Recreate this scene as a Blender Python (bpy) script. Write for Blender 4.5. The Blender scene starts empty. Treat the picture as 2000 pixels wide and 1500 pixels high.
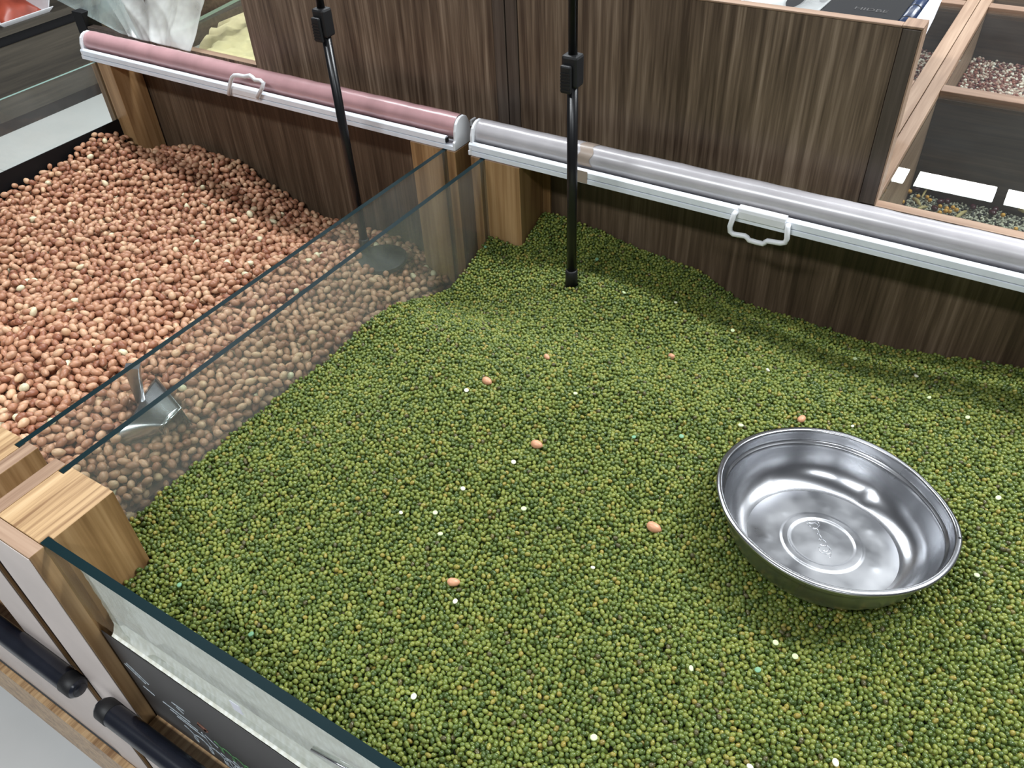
import bpy, bmesh, math, random
import numpy as np
from mathutils import Vector, Matrix, Euler
random.seed(7)
rng = np.random.default_rng(11)
SC = bpy.context.scene
COL = SC.collection
Z0 = 1.30                      # height of the lens above the shop floor; all z below are measured from the lens

# ------------------------------------------------------------------ camera
cam = bpy.data.objects.new('camera', bpy.data.cameras.new('camera'))
COL.objects.link(cam)
RW = ((0.84823874, 0.52790782, -0.04247802), (0.32184278, -0.57750516, -0.75026996), (-0.42060466, 0.6227368, -0.65976556))
m = Matrix.Identity(4)
for i in range(3):
    m[i][0] = RW[0][i]; m[i][1] = -RW[1][i]; m[i][2] = -RW[2][i]
m[2][3] = Z0
cam.matrix_world = m
cam.data.sensor_width = 36; cam.data.lens = 1618.44 / 2000 * 36
cam.data.clip_start = 0.02; cam.data.clip_end = 60
SC.camera = cam
# ------------------------------------------------------------------ world, lamps, exposure
SC.view_settings.view_transform = 'Standard'; SC.view_settings.look = 'None'
SC.view_settings.gamma = 1; SC.view_settings.use_curve_mapping = False
SC.view_settings.exposure = 0.02
w = bpy.data.worlds.new('shop_air'); SC.world = w; w.use_nodes = True
w.node_tree.nodes['Background'].inputs[0].default_value = (0.88, 0.91, 1.0, 1)
w.node_tree.nodes['Background'].inputs[1].default_value = 0.09


def lamp(x, y, sx, sy, power, col=(0.93, 0.97, 1.0), z=1.5):
    d = bpy.data.lights.new('ceiling_panel_light', 'AREA'); d.shape = 'RECTANGLE'
    d.size = sx; d.size_y = sy; d.energy = power; d.color = col
    o = bpy.data.objects.new('ceiling_panel_light', d); COL.objects.link(o)
    o.location = (x, y, Z0 + z)


for k in range(-6, 7):         # the row whose mirror image lies in the glass lid
    lamp(-0.215 + 0.49 * k, 5.12, 0.43, 0.19, 9)
for xx, yy, pw in ((-1.75, 2.25, 30), (1.25, 2.1, 52)):   # over the rear cabinets
    lamp(xx, yy, 1.15, 0.30, pw)
for xx, pw in ((-1.75, 44), (-0.45, 10), (0.95, 62)):      # over the back edge of the bins
    lamp(xx, 1.40, 1.15, 0.25, pw)
for xx, pw in ((-0.9, 50), (0.9, 20)):                     # over the aisle
    lamp(xx, -1.10, 1.15, 0.25, pw)


# ------------------------------------------------------------------ materials
def newmat(name):
    mt = bpy.data.materials.new(name); mt.use_nodes = True
    nt = mt.node_tree; b = nt.nodes['Principled BSDF']
    return mt, nt, b


def N(nt, t, **kw):
    n = nt.nodes.new(t)
    for k, v in kw.items():
        if k in n.inputs.keys():
            n.inputs[k].default_value = v
        else:
            setattr(n, k, v)
    return n


def ramp(nt, fac, stops):
    r = nt.nodes.new('ShaderNodeValToRGB')
    e = r.color_ramp.elements
    while len(e) < len(stops): e.new(0.5)
    for el, (p, c) in zip(e, stops):
        el.position = p; el.color = (*c, 1)
    nt.links.new(fac, r.inputs[0])
    return r.outputs[0]


def plain(name, col, rough=0.5, metal=0.0, noise=0.0, spec=0.5, nscale=60):
    mt, nt, b = newmat(name)
    b.inputs['Roughness'].default_value = rough; b.inputs['Metallic'].default_value = metal
    b.inputs['Specular IOR Level'].default_value = spec
    tc = N(nt, 'ShaderNodeTexCoord'); no = N(nt, 'ShaderNodeTexNoise', Scale=nscale, Detail=4)
    nt.links.new(tc.outputs['Object'], no.inputs['Vector'])
    k = max(noise, 0.03)
    c = ramp(nt, no.outputs[0], [(0.3, tuple(v * (1 - k) for v in col)), (0.7, tuple(min(1, v * (1 + k)) for v in col))])
    nt.links.new(c, b.inputs['Base Color'])
    return mt


def wood(name, dark, mid, light, axis='z', fine=150, coarse=14, rough=0.42, bump=0.06, seed=0.0, contrast=1.0):
    mt, nt, b = newmat(name)
    tc = N(nt, 'ShaderNodeTexCoord')
    st = 0.035
    s = {'x': (st, 1, 1), 'y': (1, st, 1), 'z': (1, 1, st)}[axis]
    mp = N(nt, 'ShaderNodeMapping'); mp.inputs['Scale'].default_value = s; mp.inputs['Location'].default_value = (seed, seed * 0.7, seed * 1.3)
    nt.links.new(tc.outputs['Object'], mp.inputs['Vector'])
    n0 = N(nt, 'ShaderNodeTexNoise', Scale=6.0, Detail=2)
    nt.links.new(mp.outputs[0], n0.inputs['Vector'])
    vm = N(nt, 'ShaderNodeVectorMath', operation='MULTIPLY_ADD')
    vm.inputs[1].default_value = (0.06, 0.06, 0.02)
    nt.links.new(n0.outputs['Color'], vm.inputs[0]); nt.links.new(mp.outputs[0], vm.inputs[2])
    n1 = N(nt, 'ShaderNodeTexNoise', Scale=coarse, Detail=5, Roughness=0.6)
    n2 = N(nt, 'ShaderNodeTexNoise', Scale=fine, Detail=3, Roughness=0.65)
    n3 = N(nt, 'ShaderNodeTexNoise', Scale=fine * 3, Detail=2)
    for n in (n1, n2): nt.links.new(vm.outputs[0], n.inputs['Vector'])
    nt.links.new(mp.outputs[0], n3.inputs['Vector'])
    a = N(nt, 'ShaderNodeMath', operation='MULTIPLY'); a.inputs[1].default_value = 0.42
    nt.links.new(n1.outputs[0], a.inputs[0])
    c = N(nt, 'ShaderNodeMath', operation='MULTIPLY_ADD'); c.inputs[1].default_value = 0.45
    nt.links.new(n2.outputs[0], c.inputs[0]); nt.links.new(a.outputs[0], c.inputs[2])
    e = N(nt, 'ShaderNodeMath', operation='MULTIPLY_ADD'); e.inputs[1].default_value = 0.09
    nt.links.new(n3.outputs[0], e.inputs[0]); nt.links.new(c.outputs[0], e.inputs[2])
    h = 0.12 / contrast
    col = ramp(nt, e.outputs[0], [(0.5 - h, dark), (0.5, mid), (0.5 + h, light)])
    nt.links.new(col, b.inputs['Base Color'])
    b.inputs['Roughness'].default_value = rough
    bp = N(nt, 'ShaderNodeBump', Strength=bump, Distance=0.002)
    nt.links.new(e.outputs[0], bp.inputs['Height']); nt.links.new(bp.outputs[0], b.inputs['Normal'])
    return mt


def schlick(nt, f0=0.04):
    lw = N(nt, 'ShaderNodeLayerWeight', Blend=0.5)
    p = N(nt, 'ShaderNodeMath', operation='POWER'); p.inputs[1].default_value = 5
    nt.links.new(lw.outputs['Facing'], p.inputs[0])
    q = N(nt, 'ShaderNodeMath', operation='MULTIPLY_ADD'); q.inputs[1].default_value = 1 - f0; q.inputs[2].default_value = f0
    nt.links.new(p.outputs[0], q.inputs[0])
    return q


def glass(name, tint=(0.93, 0.97, 0.95), haze=0.05, rough=0.0):
    """thin clear sheet: what is behind shows straight through, the surface mirrors by Fresnel, a pale haze is mixed in for dirt and reflected light"""
    mt, nt, b = newmat(name); nt.nodes.remove(b)
    out = nt.nodes['Material Output']
    tr = N(nt, 'ShaderNodeBsdfTransparent'); tr.inputs[0].default_value = (*tint, 1)
    gl = N(nt, 'ShaderNodeBsdfGlossy'); gl.inputs['Roughness'].default_value = rough
    df = N(nt, 'ShaderNodeBsdfDiffuse'); df.inputs[0].default_value = (0.85, 0.85, 0.82, 1)  # pale layer: some dirt, plus reflected glare painted on as haze
    fr = schlick(nt)
    tc = N(nt, 'ShaderNodeTexCoord'); no = N(nt, 'ShaderNodeTexNoise', Scale=9, Detail=6, Roughness=0.7)
    nt.links.new(tc.outputs['Object'], no.inputs['Vector'])
    mr = N(nt, 'ShaderNodeMapRange'); mr.inputs[1].default_value = 0.3; mr.inputs[2].default_value = 0.75
    mr.inputs[3].default_value = haze * 0.5; mr.inputs[4].default_value = haze * 1.5
    nt.links.new(no.outputs[0], mr.inputs[0])
    m1 = N(nt, 'ShaderNodeMixShader'); m2 = N(nt, 'ShaderNodeMixShader')
    nt.links.new(mr.outputs[0], m1.inputs[0]); nt.links.new(tr.outputs[0], m1.inputs[1]); nt.links.new(df.outputs[0], m1.inputs[2])
    nt.links.new(fr.outputs[0], m2.inputs[0]); nt.links.new(m1.outputs[0], m2.inputs[1]); nt.links.new(gl.outputs[0], m2.inputs[2])
    nt.links.new(m2.outputs[0], out.inputs[0])
    return mt


def film(name, alpha=0.5, col=(0.9, 0.92, 0.93), rough=0.18, translucent=True, nscale=18):
    mt, nt, b = newmat(name); nt.nodes.remove(b)
    out = nt.nodes['Material Output']
    tr = N(nt, 'ShaderNodeBsdfTransparent')
    df = N(nt, 'ShaderNodeBsdfDiffuse'); df.inputs[0].default_value = (*col, 1)
    tl = N(nt, 'ShaderNodeBsdfTranslucent'); tl.inputs[0].default_value = (*col, 1)
    gl = N(nt, 'ShaderNodeBsdfGlossy'); gl.inputs['Roughness'].default_value = rough
    fr = schlick(nt)
    tc = N(nt, 'ShaderNodeTexCoord'); no = N(nt, 'ShaderNodeTexNoise', Scale=nscale, Detail=3)
    nt.links.new(tc.outputs['Object'], no.inputs['Vector'])
    mr = N(nt, 'ShaderNodeMapRange'); mr.inputs[1].default_value = 0.3; mr.inputs[2].default_value = 0.7
    mr.inputs[3].default_value = max(0, alpha - 0.2); mr.inputs[4].default_value = min(1, alpha + 0.2)
    nt.links.new(no.outputs[0], mr.inputs[0])
    m0 = N(nt, 'ShaderNodeMixShader'); m0.inputs[0].default_value = 0.4
    nt.links.new(df.outputs[0], m0.inputs[1]); nt.links.new(tl.outputs[0], m0.inputs[2])
    m1 = N(nt, 'ShaderNodeMixShader'); m2 = N(nt, 'ShaderNodeMixShader')
    nt.links.new(mr.outputs[0], m1.inputs[0]); nt.links.new(tr.outputs[0], m1.inputs[1]); nt.links.new(m0.outputs[0], m1.inputs[2])
    nt.links.new(fr.outputs[0], m2.inputs[0]); nt.links.new(m1.outputs[0], m2.inputs[1]); nt.links.new(gl.outputs[0], m2.inputs[2])
    nt.links.new(m2.outputs[0], out.inputs[0])
    return mt


def seedmat(name, stops, rough=0.35, spec=0.5, mottle=0.2, mscale=300, coat=0.0):
    """colour differs from seed to seed (object / instance random + a per-seed attribute), with a faint mottle on each"""
    mt, nt, b = newmat(name)
    oi = N(nt, 'ShaderNodeObjectInfo'); at = N(nt, 'ShaderNodeAttribute'); at.attribute_name = 'rnd'
    ad = N(nt, 'ShaderNodeMath', operation='ADD'); fr = N(nt, 'ShaderNodeMath', operation='FRACT')
    nt.links.new(oi.outputs['Random'], ad.inputs[0]); nt.links.new(at.outputs['Fac'], ad.inputs[1]); nt.links.new(ad.outputs[0], fr.inputs[0])
    c = ramp(nt, fr.outputs[0], stops)
    tc = N(nt, 'ShaderNodeTexCoord'); no = N(nt, 'ShaderNodeTexNoise', Scale=mscale, Detail=3)
    nt.links.new(tc.outputs['Object'], no.inputs['Vector'])
    mx = N(nt, 'ShaderNodeMix', data_type='RGBA', blend_type='MULTIPLY'); mx.inputs[0].default_value = 1
    g = ramp(nt, no.outputs[0], [(0.3, (1 - mottle,) * 3), (0.7, (1, 1, 1))])
    nt.links.new(c, mx.inputs[6]); nt.links.new(g, mx.inputs[7]); nt.links.new(mx.outputs[2], b.inputs['Base Color'])
    b.inputs['Roughness'].default_value = rough; b.inputs['Specular IOR Level'].default_value = spec
    b.inputs['Coat Weight'].default_value = coat; b.inputs['Coat Roughness'].default_value = 0.2
    return mt


M = {}
M['walnut_shade'] = wood('shade_toned_walnut_bin', (0.040, 0.025, 0.015), (0.092, 0.061, 0.038), (0.175, 0.124, 0.083), 'z', 150, 18, 0.42, 0.05, 8.0, 1.0)  # walnut darkened to carry the shade on the bin's back wall
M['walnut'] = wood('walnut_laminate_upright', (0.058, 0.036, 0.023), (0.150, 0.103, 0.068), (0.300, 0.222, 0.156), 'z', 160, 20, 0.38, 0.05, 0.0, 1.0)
M['walnut_stile'] = wood('walnut_laminate_stile', (0.045, 0.032, 0.025), (0.085, 0.064, 0.050), (0.135, 0.103, 0.082), 'z', 130, 12, 0.4, 0.05, 3.0)
M['walnut_flat'] = wood('walnut_laminate_level', (0.040, 0.026, 0.018), (0.078, 0.053, 0.037), (0.130, 0.092, 0.066), 'x', 130, 9, 0.4, 0.05, 5.0)
M['shelf_wood'] = wood('grey_brown_laminate', (0.026, 0.021, 0.014), (0.050, 0.041, 0.028), (0.078, 0.065, 0.045), 'y', 60, 7, 0.45, 0.05, 2.0)
M['post'] = wood('oak_post', (0.165, 0.085, 0.032), (0.31, 0.180, 0.078), (0.45, 0.285, 0.140), 'z', 90, 16, 0.38, 0.05, 1.0)
M['post_top'] = wood('oak_post_end', (0.22, 0.120, 0.055), (0.46, 0.300, 0.155), (0.58, 0.41, 0.235), 'y', 170, 45, 0.38, 0.05, 1.4, 1.0)
M['lip'] = wood('pinkish_oak_lipping', (0.22, 0.130, 0.083), (0.33, 0.215, 0.145), (0.43, 0.300, 0.210), 'x', 90, 16, 0.4, 0.04, 1.0)
M['lip_y'] = wood('pinkish_oak_lipping_lengthwise', (0.21, 0.125, 0.078), (0.32, 0.207, 0.136), (0.42, 0.290, 0.200), 'y', 130, 16, 0.4, 0.04, 4.0)
M['lip_z'] = wood('pinkish_oak_lipping_upright', (0.28, 0.175, 0.115), (0.42, 0.285, 0.195), (0.55, 0.395, 0.285), 'z', 90, 16, 0.4, 0.04, 6.0)
M['greige'] = plain('greige_front_and_glare', (0.56, 0.49, 0.455), 0.5, noise=0.06, nscale=14)
M['gap'] = plain('painted_gap_shade', (0.012, 0.006, 0.004), 0.8, spec=0.1)
M['black'] = plain('black_laminate', (0.007, 0.007, 0.008), 0.5, spec=0.2)
M['black_paint'] = plain('black_painted_steel', (0.006, 0.006, 0.007), 0.28)
M['rubber'] = plain('black_rubber', (0.007, 0.007, 0.008), 0.55)
M['bumper'] = plain('dark_navy_plastic_tube', (0.012, 0.014, 0.022), 0.25, noise=0.3, nscale=25)
M['white_alu'] = plain('white_coated_aluminium', (0.80, 0.84, 0.90), 0.28, 0.0, 0.04, 0.6)
M['white_plastic'] = plain('white_plastic', (0.78, 0.79, 0.81), 0.35)
M['roll_pink'] = plain('pinkish_rolled_film', (0.50, 0.29, 0.30), 0.25, 0.0, 0.10, 1.0, 30)
M['roll_grey'] = plain('frosted_rolled_film', (0.46, 0.44, 0.455), 0.25, 0.0, 0.06, 1.0, 40)
M['tape'] = plain('brownish_tape', (0.36, 0.29, 0.24), 0.3)
M['glass'] = glass('clear_side_glass', (0.95, 0.975, 0.96), 0.046)
M['glass_front'] = glass('clear_front_glass', (0.96, 0.98, 0.97), 0.012)
M['glass_lid'] = glass('clear_lid_glass', (0.95, 0.97, 0.955), 0.008)
M['glass_edge'] = plain('dark_teal_glass_edge', (0.004, 0.015, 0.018), 0.30, spec=0.15)
M['glass_edge_pale'] = plain('pale_green_glass_edge', (0.20, 0.30, 0.26), 0.2, spec=0.8)
M['steel'] = None
M['sign'] = plain('charcoal_sign_face', (0.030, 0.028, 0.028), 0.5, noise=0.2, nscale=20)
M['chalk'] = plain('white_chalk', (0.42, 0.47, 0.50), 0.8, noise=0.4, nscale=400)
M['chalk_green'] = plain('green_chalk', (0.12, 0.30, 0.12), 0.8, noise=0.4, nscale=400)
M['chalk_red'] = plain('red_chalk', (0.20, 0.085, 0.055), 0.8, noise=0.4, nscale=400)
M['bag'] = film('translucent_carrier_film', 0.46, (0.86, 0.88, 0.87), 0.15)
M['bag_thin'] = film('thin_glossy_film', 0.30, (0.62, 0.72, 0.70), 0.10)
M['blue'] = plain('blue_film_roll', (0.022, 0.036, 0.080), 0.25, noise=0.25)
M['paper'] = plain('white_paper', (0.70, 0.71, 0.78), 0.6)
M['red_bag'] = plain('red_brown_foil', (0.30, 0.055, 0.03), 0.35, noise=0.45, nscale=9)
M['flour'] = plain('cream_flour', (0.84, 0.73, 0.42), 0.9, noise=0.10, nscale=70)
M['pea'] = plain('yellow_dried_pea', (0.62, 0.33, 0.06), 0.4, noise=0.12)
M['maroon'] = plain('maroon_bean', (0.05, 0.012, 0.018), 0.25, noise=0.2)
M['pod'] = plain('dry_tan_pod', (0.40, 0.33, 0.15), 0.6, noise=0.25)
M['split'] = plain('pale_green_split_bean', (0.56, 0.66, 0.36), 0.55, noise=0.10)
M['split_white'] = plain('cream_split_bean', (0.72, 0.72, 0.54), 0.55, noise=0.10)
M['split_teal'] = plain('dull_teal_bean', (0.16, 0.34, 0.20), 0.5, noise=0.10)
M['mung'] = seedmat('mung_bean_skin', [(0.0, (0.047, 0.078, 0.019)), (0.3, (0.098, 0.138, 0.027)), (0.6, (0.150, 0.188, 0.036)), (0.9, (0.215, 0.238, 0.047)), (0.975, (0.28, 0.22, 0.045)), (0.985, (0.075, 0.070, 0.030)), (1.0, (0.095, 0.085, 0.035))], 0.22, 0.45, 0.15, 300)
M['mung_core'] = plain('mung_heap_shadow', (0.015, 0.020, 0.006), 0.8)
M['peanut'] = seedmat('peanut_red_skin', [(0.0, (0.29, 0.110, 0.060)), (0.25, (0.42, 0.195, 0.110)), (0.55, (0.53, 0.275, 0.160)), (0.85, (0.62, 0.36, 0.22)), (0.98, (0.69, 0.45, 0.27)), (0.984, (0.80, 0.72, 0.47)), (1.0, (0.82, 0.74, 0.50))], 0.42, 0.45, 0.28, 1.6)
M['stray'] = plain('stray_peanut_skin', (0.60, 0.30, 0.17), 0.42, noise=0.12, nscale=1.5)
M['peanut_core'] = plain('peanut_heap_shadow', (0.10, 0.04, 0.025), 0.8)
M['grainmix'] = seedmat('mixed_red_white_grain', [(0.0, (0.10, 0.02, 0.03)), (0.25, (0.22, 0.07, 0.05)), (0.40, (0.55, 0.42, 0.34)), (0.6, (0.80, 0.76, 0.66)), (0.80, (0.30, 0.10, 0.07)), (1.0, (0.05, 0.03, 0.03))], 0.5, 0.4, 0.1)
M['ricemix'] = seedmat('mixed_pale_seed', [(0.0, (0.30, 0.30, 0.24)), (0.4, (0.50, 0.50, 0.40)), (0.75, (0.62, 0.60, 0.46)), (0.80, (0.05, 0.05, 0.05)), (1.0, (0.04, 0.035, 0.035))], 0.5, 0.4, 0.1)


def steel(name, base=0.60, r0=0.12, r1=0.30, nscale=14):
    mt, nt, b = newmat(name)
    b.inputs['Metallic'].default_value = 1.0
    tc = N(nt, 'ShaderNodeTexCoord'); no = N(nt, 'ShaderNodeTexNoise', Scale=nscale, Detail=3, Roughness=0.5)
    nt.links.new(tc.outputs['Object'], no.inputs['Vector'])
    mr = N(nt, 'ShaderNodeMapRange'); mr.inputs[1].default_value = 0.3; mr.inputs[2].default_value = 0.7
    mr.inputs[3].default_value = r0; mr.inputs[4].default_value = r1
    nt.links.new(no.outputs[0], mr.inputs[0]); nt.links.new(mr.outputs[0], b.inputs['Roughness'])
    c = ramp(nt, no.outputs[0], [(0.25, (base * 0.80, base * 0.82, base * 0.86)), (0.75, (base * 1.04, base * 1.05, base * 1.08))])
    nt.links.new(c, b.inputs['Base Color'])
    return mt


M['steel'] = steel('polished_steel', 0.53, 0.20, 0.30, 7)
M['steel_worn'] = steel('scuffed_steel_base', 0.40, 0.26, 0.48, 26)


def foam_mat():
    mt, nt, b = newmat('white_bead_foam')
    tc = N(nt, 'ShaderNodeTexCoord'); vo = N(nt, 'ShaderNodeTexVoronoi', Scale=230)
    mp = N(nt, 'ShaderNodeMapping'); mp.inputs['Scale'].default_value = (1, 1, .42)
    nt.links.new(tc.outputs['Object'], mp.inputs['Vector']); nt.links.new(mp.outputs[0], vo.inputs['Vector'])
    c = ramp(nt, vo.outputs['Distance'], [(0.15, (0.92, 0.93, 0.87)), (0.75, (0.70, 0.70, 0.60))])  # greyer between beads: crevice shade painted into the colour
    nt.links.new(c, b.inputs['Base Color']); b.inputs['Roughness'].default_value = 0.6
    bp = N(nt, 'ShaderNodeBump', Strength=0.1, Distance=0.001); bp.invert = True
    nt.links.new(vo.outputs['Distance'], bp.inputs['Height']); nt.links.new(bp.outputs[0], b.inputs['Normal'])
    return mt


M['foam'] = foam_mat()


def floor_mat():
    mt, nt, b = newmat('polished_pale_tile')
    tc = N(nt, 'ShaderNodeTexCoord'); no = N(nt, 'ShaderNodeTexNoise', Scale=3, Detail=6)
    nt.links.new(tc.outputs['Object'], no.inputs['Vector'])
    c = ramp(nt, no.outputs[0], [(0.35, (0.68, 0.68, 0.66)), (0.7, (0.77, 0.77, 0.755))])
    nt.links.new(c, b.inputs['Base Color']); b.inputs['Roughness'].default_value = 0.3
    return mt


M['tile'] = floor_mat()
M['grout'] = plain('grey_grout', (0.25, 0.25, 0.24), 0.8)


# ------------------------------------------------------------------ mesh helpers
class MB:
    def __init__(s): s.v = []; s.f = []; s.mi = []

    def add(s, vs, fs, mi=0):
        o = len(s.v); s.v += [tuple(v) for v in vs]
        for f in fs: s.f.append([i + o for i in f]); s.mi.append(mi)
        return s

    def box(s, x0, x1, y0, y1, z0, z1, mi=0, top=None, R=None):
        vs = [(x, y, z) for z in (z0, z1) for y in (y0, y1) for x in (x0, x1)]
        if R is not None: vs = [R @ Vector(v) for v in vs]
        fs = [(0, 2, 3, 1), (4, 5, 7, 6), (0, 1, 5, 4), (2, 6, 7, 3), (0, 4, 6, 2), (1, 3, 7, 5)]
        for k, f in enumerate(fs): s.add([vs[i] for i in f], [(0, 1, 2, 3)], top if (k == 1 and top is not None) else mi) if False else None
        o = len(s.v); s.v += [tuple(v) for v in vs]
        for k, f in enumerate(fs): s.f.append([i + o for i in f]); s.mi.append(top if (k == 1 and top is not None) else mi)
        return s

    def prism(s, poly, z0, z1, mi=0, top=None):
        n = len(poly); o = len(s.v)
        s.v += [(x, y, z0) for x, y in poly] + [(x, y, z1) for x, y in poly]
        s.f.append([o + i for i in range(n)][::-1]); s.mi.append(mi)
        s.f.append([o + n + i for i in range(n)]); s.mi.append(top if top is not None else mi)
        for i in range(n):
            j = (i + 1) % n; s.f.append([o + i, o + j, o + n + j, o + n + i]); s.mi.append(mi)
        return s

    def extrude_x(s, prof, x0, x1, mi=0):
        """profile of (y, z) points swept along x"""
        n = len(prof); o = len(s.v)
        s.v += [(x0, y, z) for y, z in prof] + [(x1, y, z) for y, z in prof]
        s.f.append([o + i for i in range(n)]); s.f.append([o + n + i for i in range(n)][::-1]); s.mi += [mi, mi]
        for i in range(n):
            j = (i + 1) % n; s.f.append([o + i, o + n + i, o + n + j, o + j]); s.mi.append(mi)
        return s

    def tube(s, pts, r, n=12, mi=0, cap=True):
        pts = [Vector(p) for p in pts]; rs = r if isinstance(r, (list, tuple)) else [r] * len(pts)
        o = len(s.v); ref = None
        for i, p in enumerate(pts):
            t = (pts[min(i + 1, len(pts) - 1)] - pts[max(i - 1, 0)]).normalized()
            if ref is None:
                ref = t.orthogonal().normalized()
            ref = (ref - t * ref.dot(t)).normalized(); q = t.cross(ref)
            for k in range(n):
                a = 2 * math.pi * k / n; s.v.append(tuple(p + (ref * math.cos(a) + q * math.sin(a)) * rs[i]))
        for i in range(len(pts) - 1):
            for k in range(n):
                a, b2 = o + i * n + k, o + i * n + (k + 1) % n
                s.f.append([a, b2, b2 + n, a + n]); s.mi.append(mi)
        if cap:
            s.f.append([o + k for k in range(n)][::-1]); s.mi.append(mi)
            e = o + (len(pts) - 1) * n; s.f.append([e + k for k in range(n)]); s.mi.append(mi)
        return s

    def grid(s, P, mi=0, closed=False):
        """P[i][j] points"""
        o = len(s.v); a, b2 = len(P), len(P[0])
        for row in P: s.v += [tuple(q) for q in row]
        for i in range(a - 1):
            for j in range(b2 if closed else b2 - 1):
                k = (j + 1) % b2
                s.f.append([o + i * b2 + j, o + i * b2 + k, o + (i + 1) * b2 + k, o + (i + 1) * b2 + j]); s.mi.append(mi)
        return s


def link(name, me, parent=None):
    o = bpy.data.objects.new(name, me); COL.objects.link(o)
    if parent is not None: o.parent = parent
    return o


def wloc(o):
    v = Vector((0, 0, 0))
    while o is not None: v += o.location; o = o.parent
    return v


def build(name, mb, mats, parent=None, smooth=False, bevel=0.0, label=None, origin=None):
    mats = mats if isinstance(mats, (list, tuple)) else [mats]
    V = np.array(mb.v, float); V[:, 2] += Z0
    if parent is None:
        loc = Vector(origin) + Vector((0, 0, Z0)) if origin is not None else Vector(((V[:, 0].min() + V[:, 0].max()) / 2, (V[:, 1].min() + V[:, 1].max()) / 2, V[:, 2].min()))
        off = loc
    else:
        loc = Vector((0, 0, 0)); off = wloc(parent)
    me = bpy.data.meshes.new(name)
    me.from_pydata((V - np.array(off)).tolist(), [], mb.f)
    for mt in mats: me.materials.append(mt)
    me.polygons.foreach_set('material_index', mb.mi)
    bm = bmesh.new(); bm.from_mesh(me); bmesh.ops.recalc_face_normals(bm, faces=bm.faces); bm.to_mesh(me); bm.free()
    if smooth: me.polygons.foreach_set('use_smooth', [True] * len(me.polygons))
    me.update()
    o = link(name, me, parent); o.location = loc
    if bevel:
        b = o.modifiers.new('edge', 'BEVEL'); b.width = bevel; b.segments = 2; b.limit_method = 'ANGLE'; b.harden_normals = False
    if label: o['label'] = label
    return o


def tag(o, label, cat, group=None, kind=None):
    o['label'] = label; o['category'] = cat
    if group: o['group'] = group
    if kind: o['kind'] = kind
    return o


def thing(name, loc, label, cat, group=None):
    o = bpy.data.objects.new(name, None); COL.objects.link(o)
    o.location = Vector(loc) + Vector((0, 0, Z0)); o.empty_display_size = 0.05
    return tag(o, label, cat, group)


def B(*a, **k): return MB().box(*a, **k)


FL = -Z0
# ------------------------------------------------------------------ floor
fl = build('floor', B(-5.6, 4.0, -4.0, 6.0, FL - 0.05, FL - 0.003), M['tile'], origin=(0, 0, FL))
fl['kind'] = 'structure'
TS = 0.8
tile_me = None
for i in range(-7, 2):
    for j in range(-1, 5):
        x0, y0 = i * TS + 0.35, j * TS - 0.28
        if x0 + TS < -5.1 or x0 > 0.5: continue
        if not (x0 < -2.2 or y0 < 0.15): continue
        if tile_me is None:
            t0 = build('tile', B(x0 + 0.0015, x0 + TS - 0.0015, y0 + 0.0015, y0 + TS - 0.0015, FL - 0.012, FL), M['tile'], fl, bevel=0.001)
            tile_me = t0; bx, by = x0, y0
        else:
            t = tile_me.copy(); COL.objects.link(t); t.parent = fl; t.location = (x0 - bx, y0 - by, 0)

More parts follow.
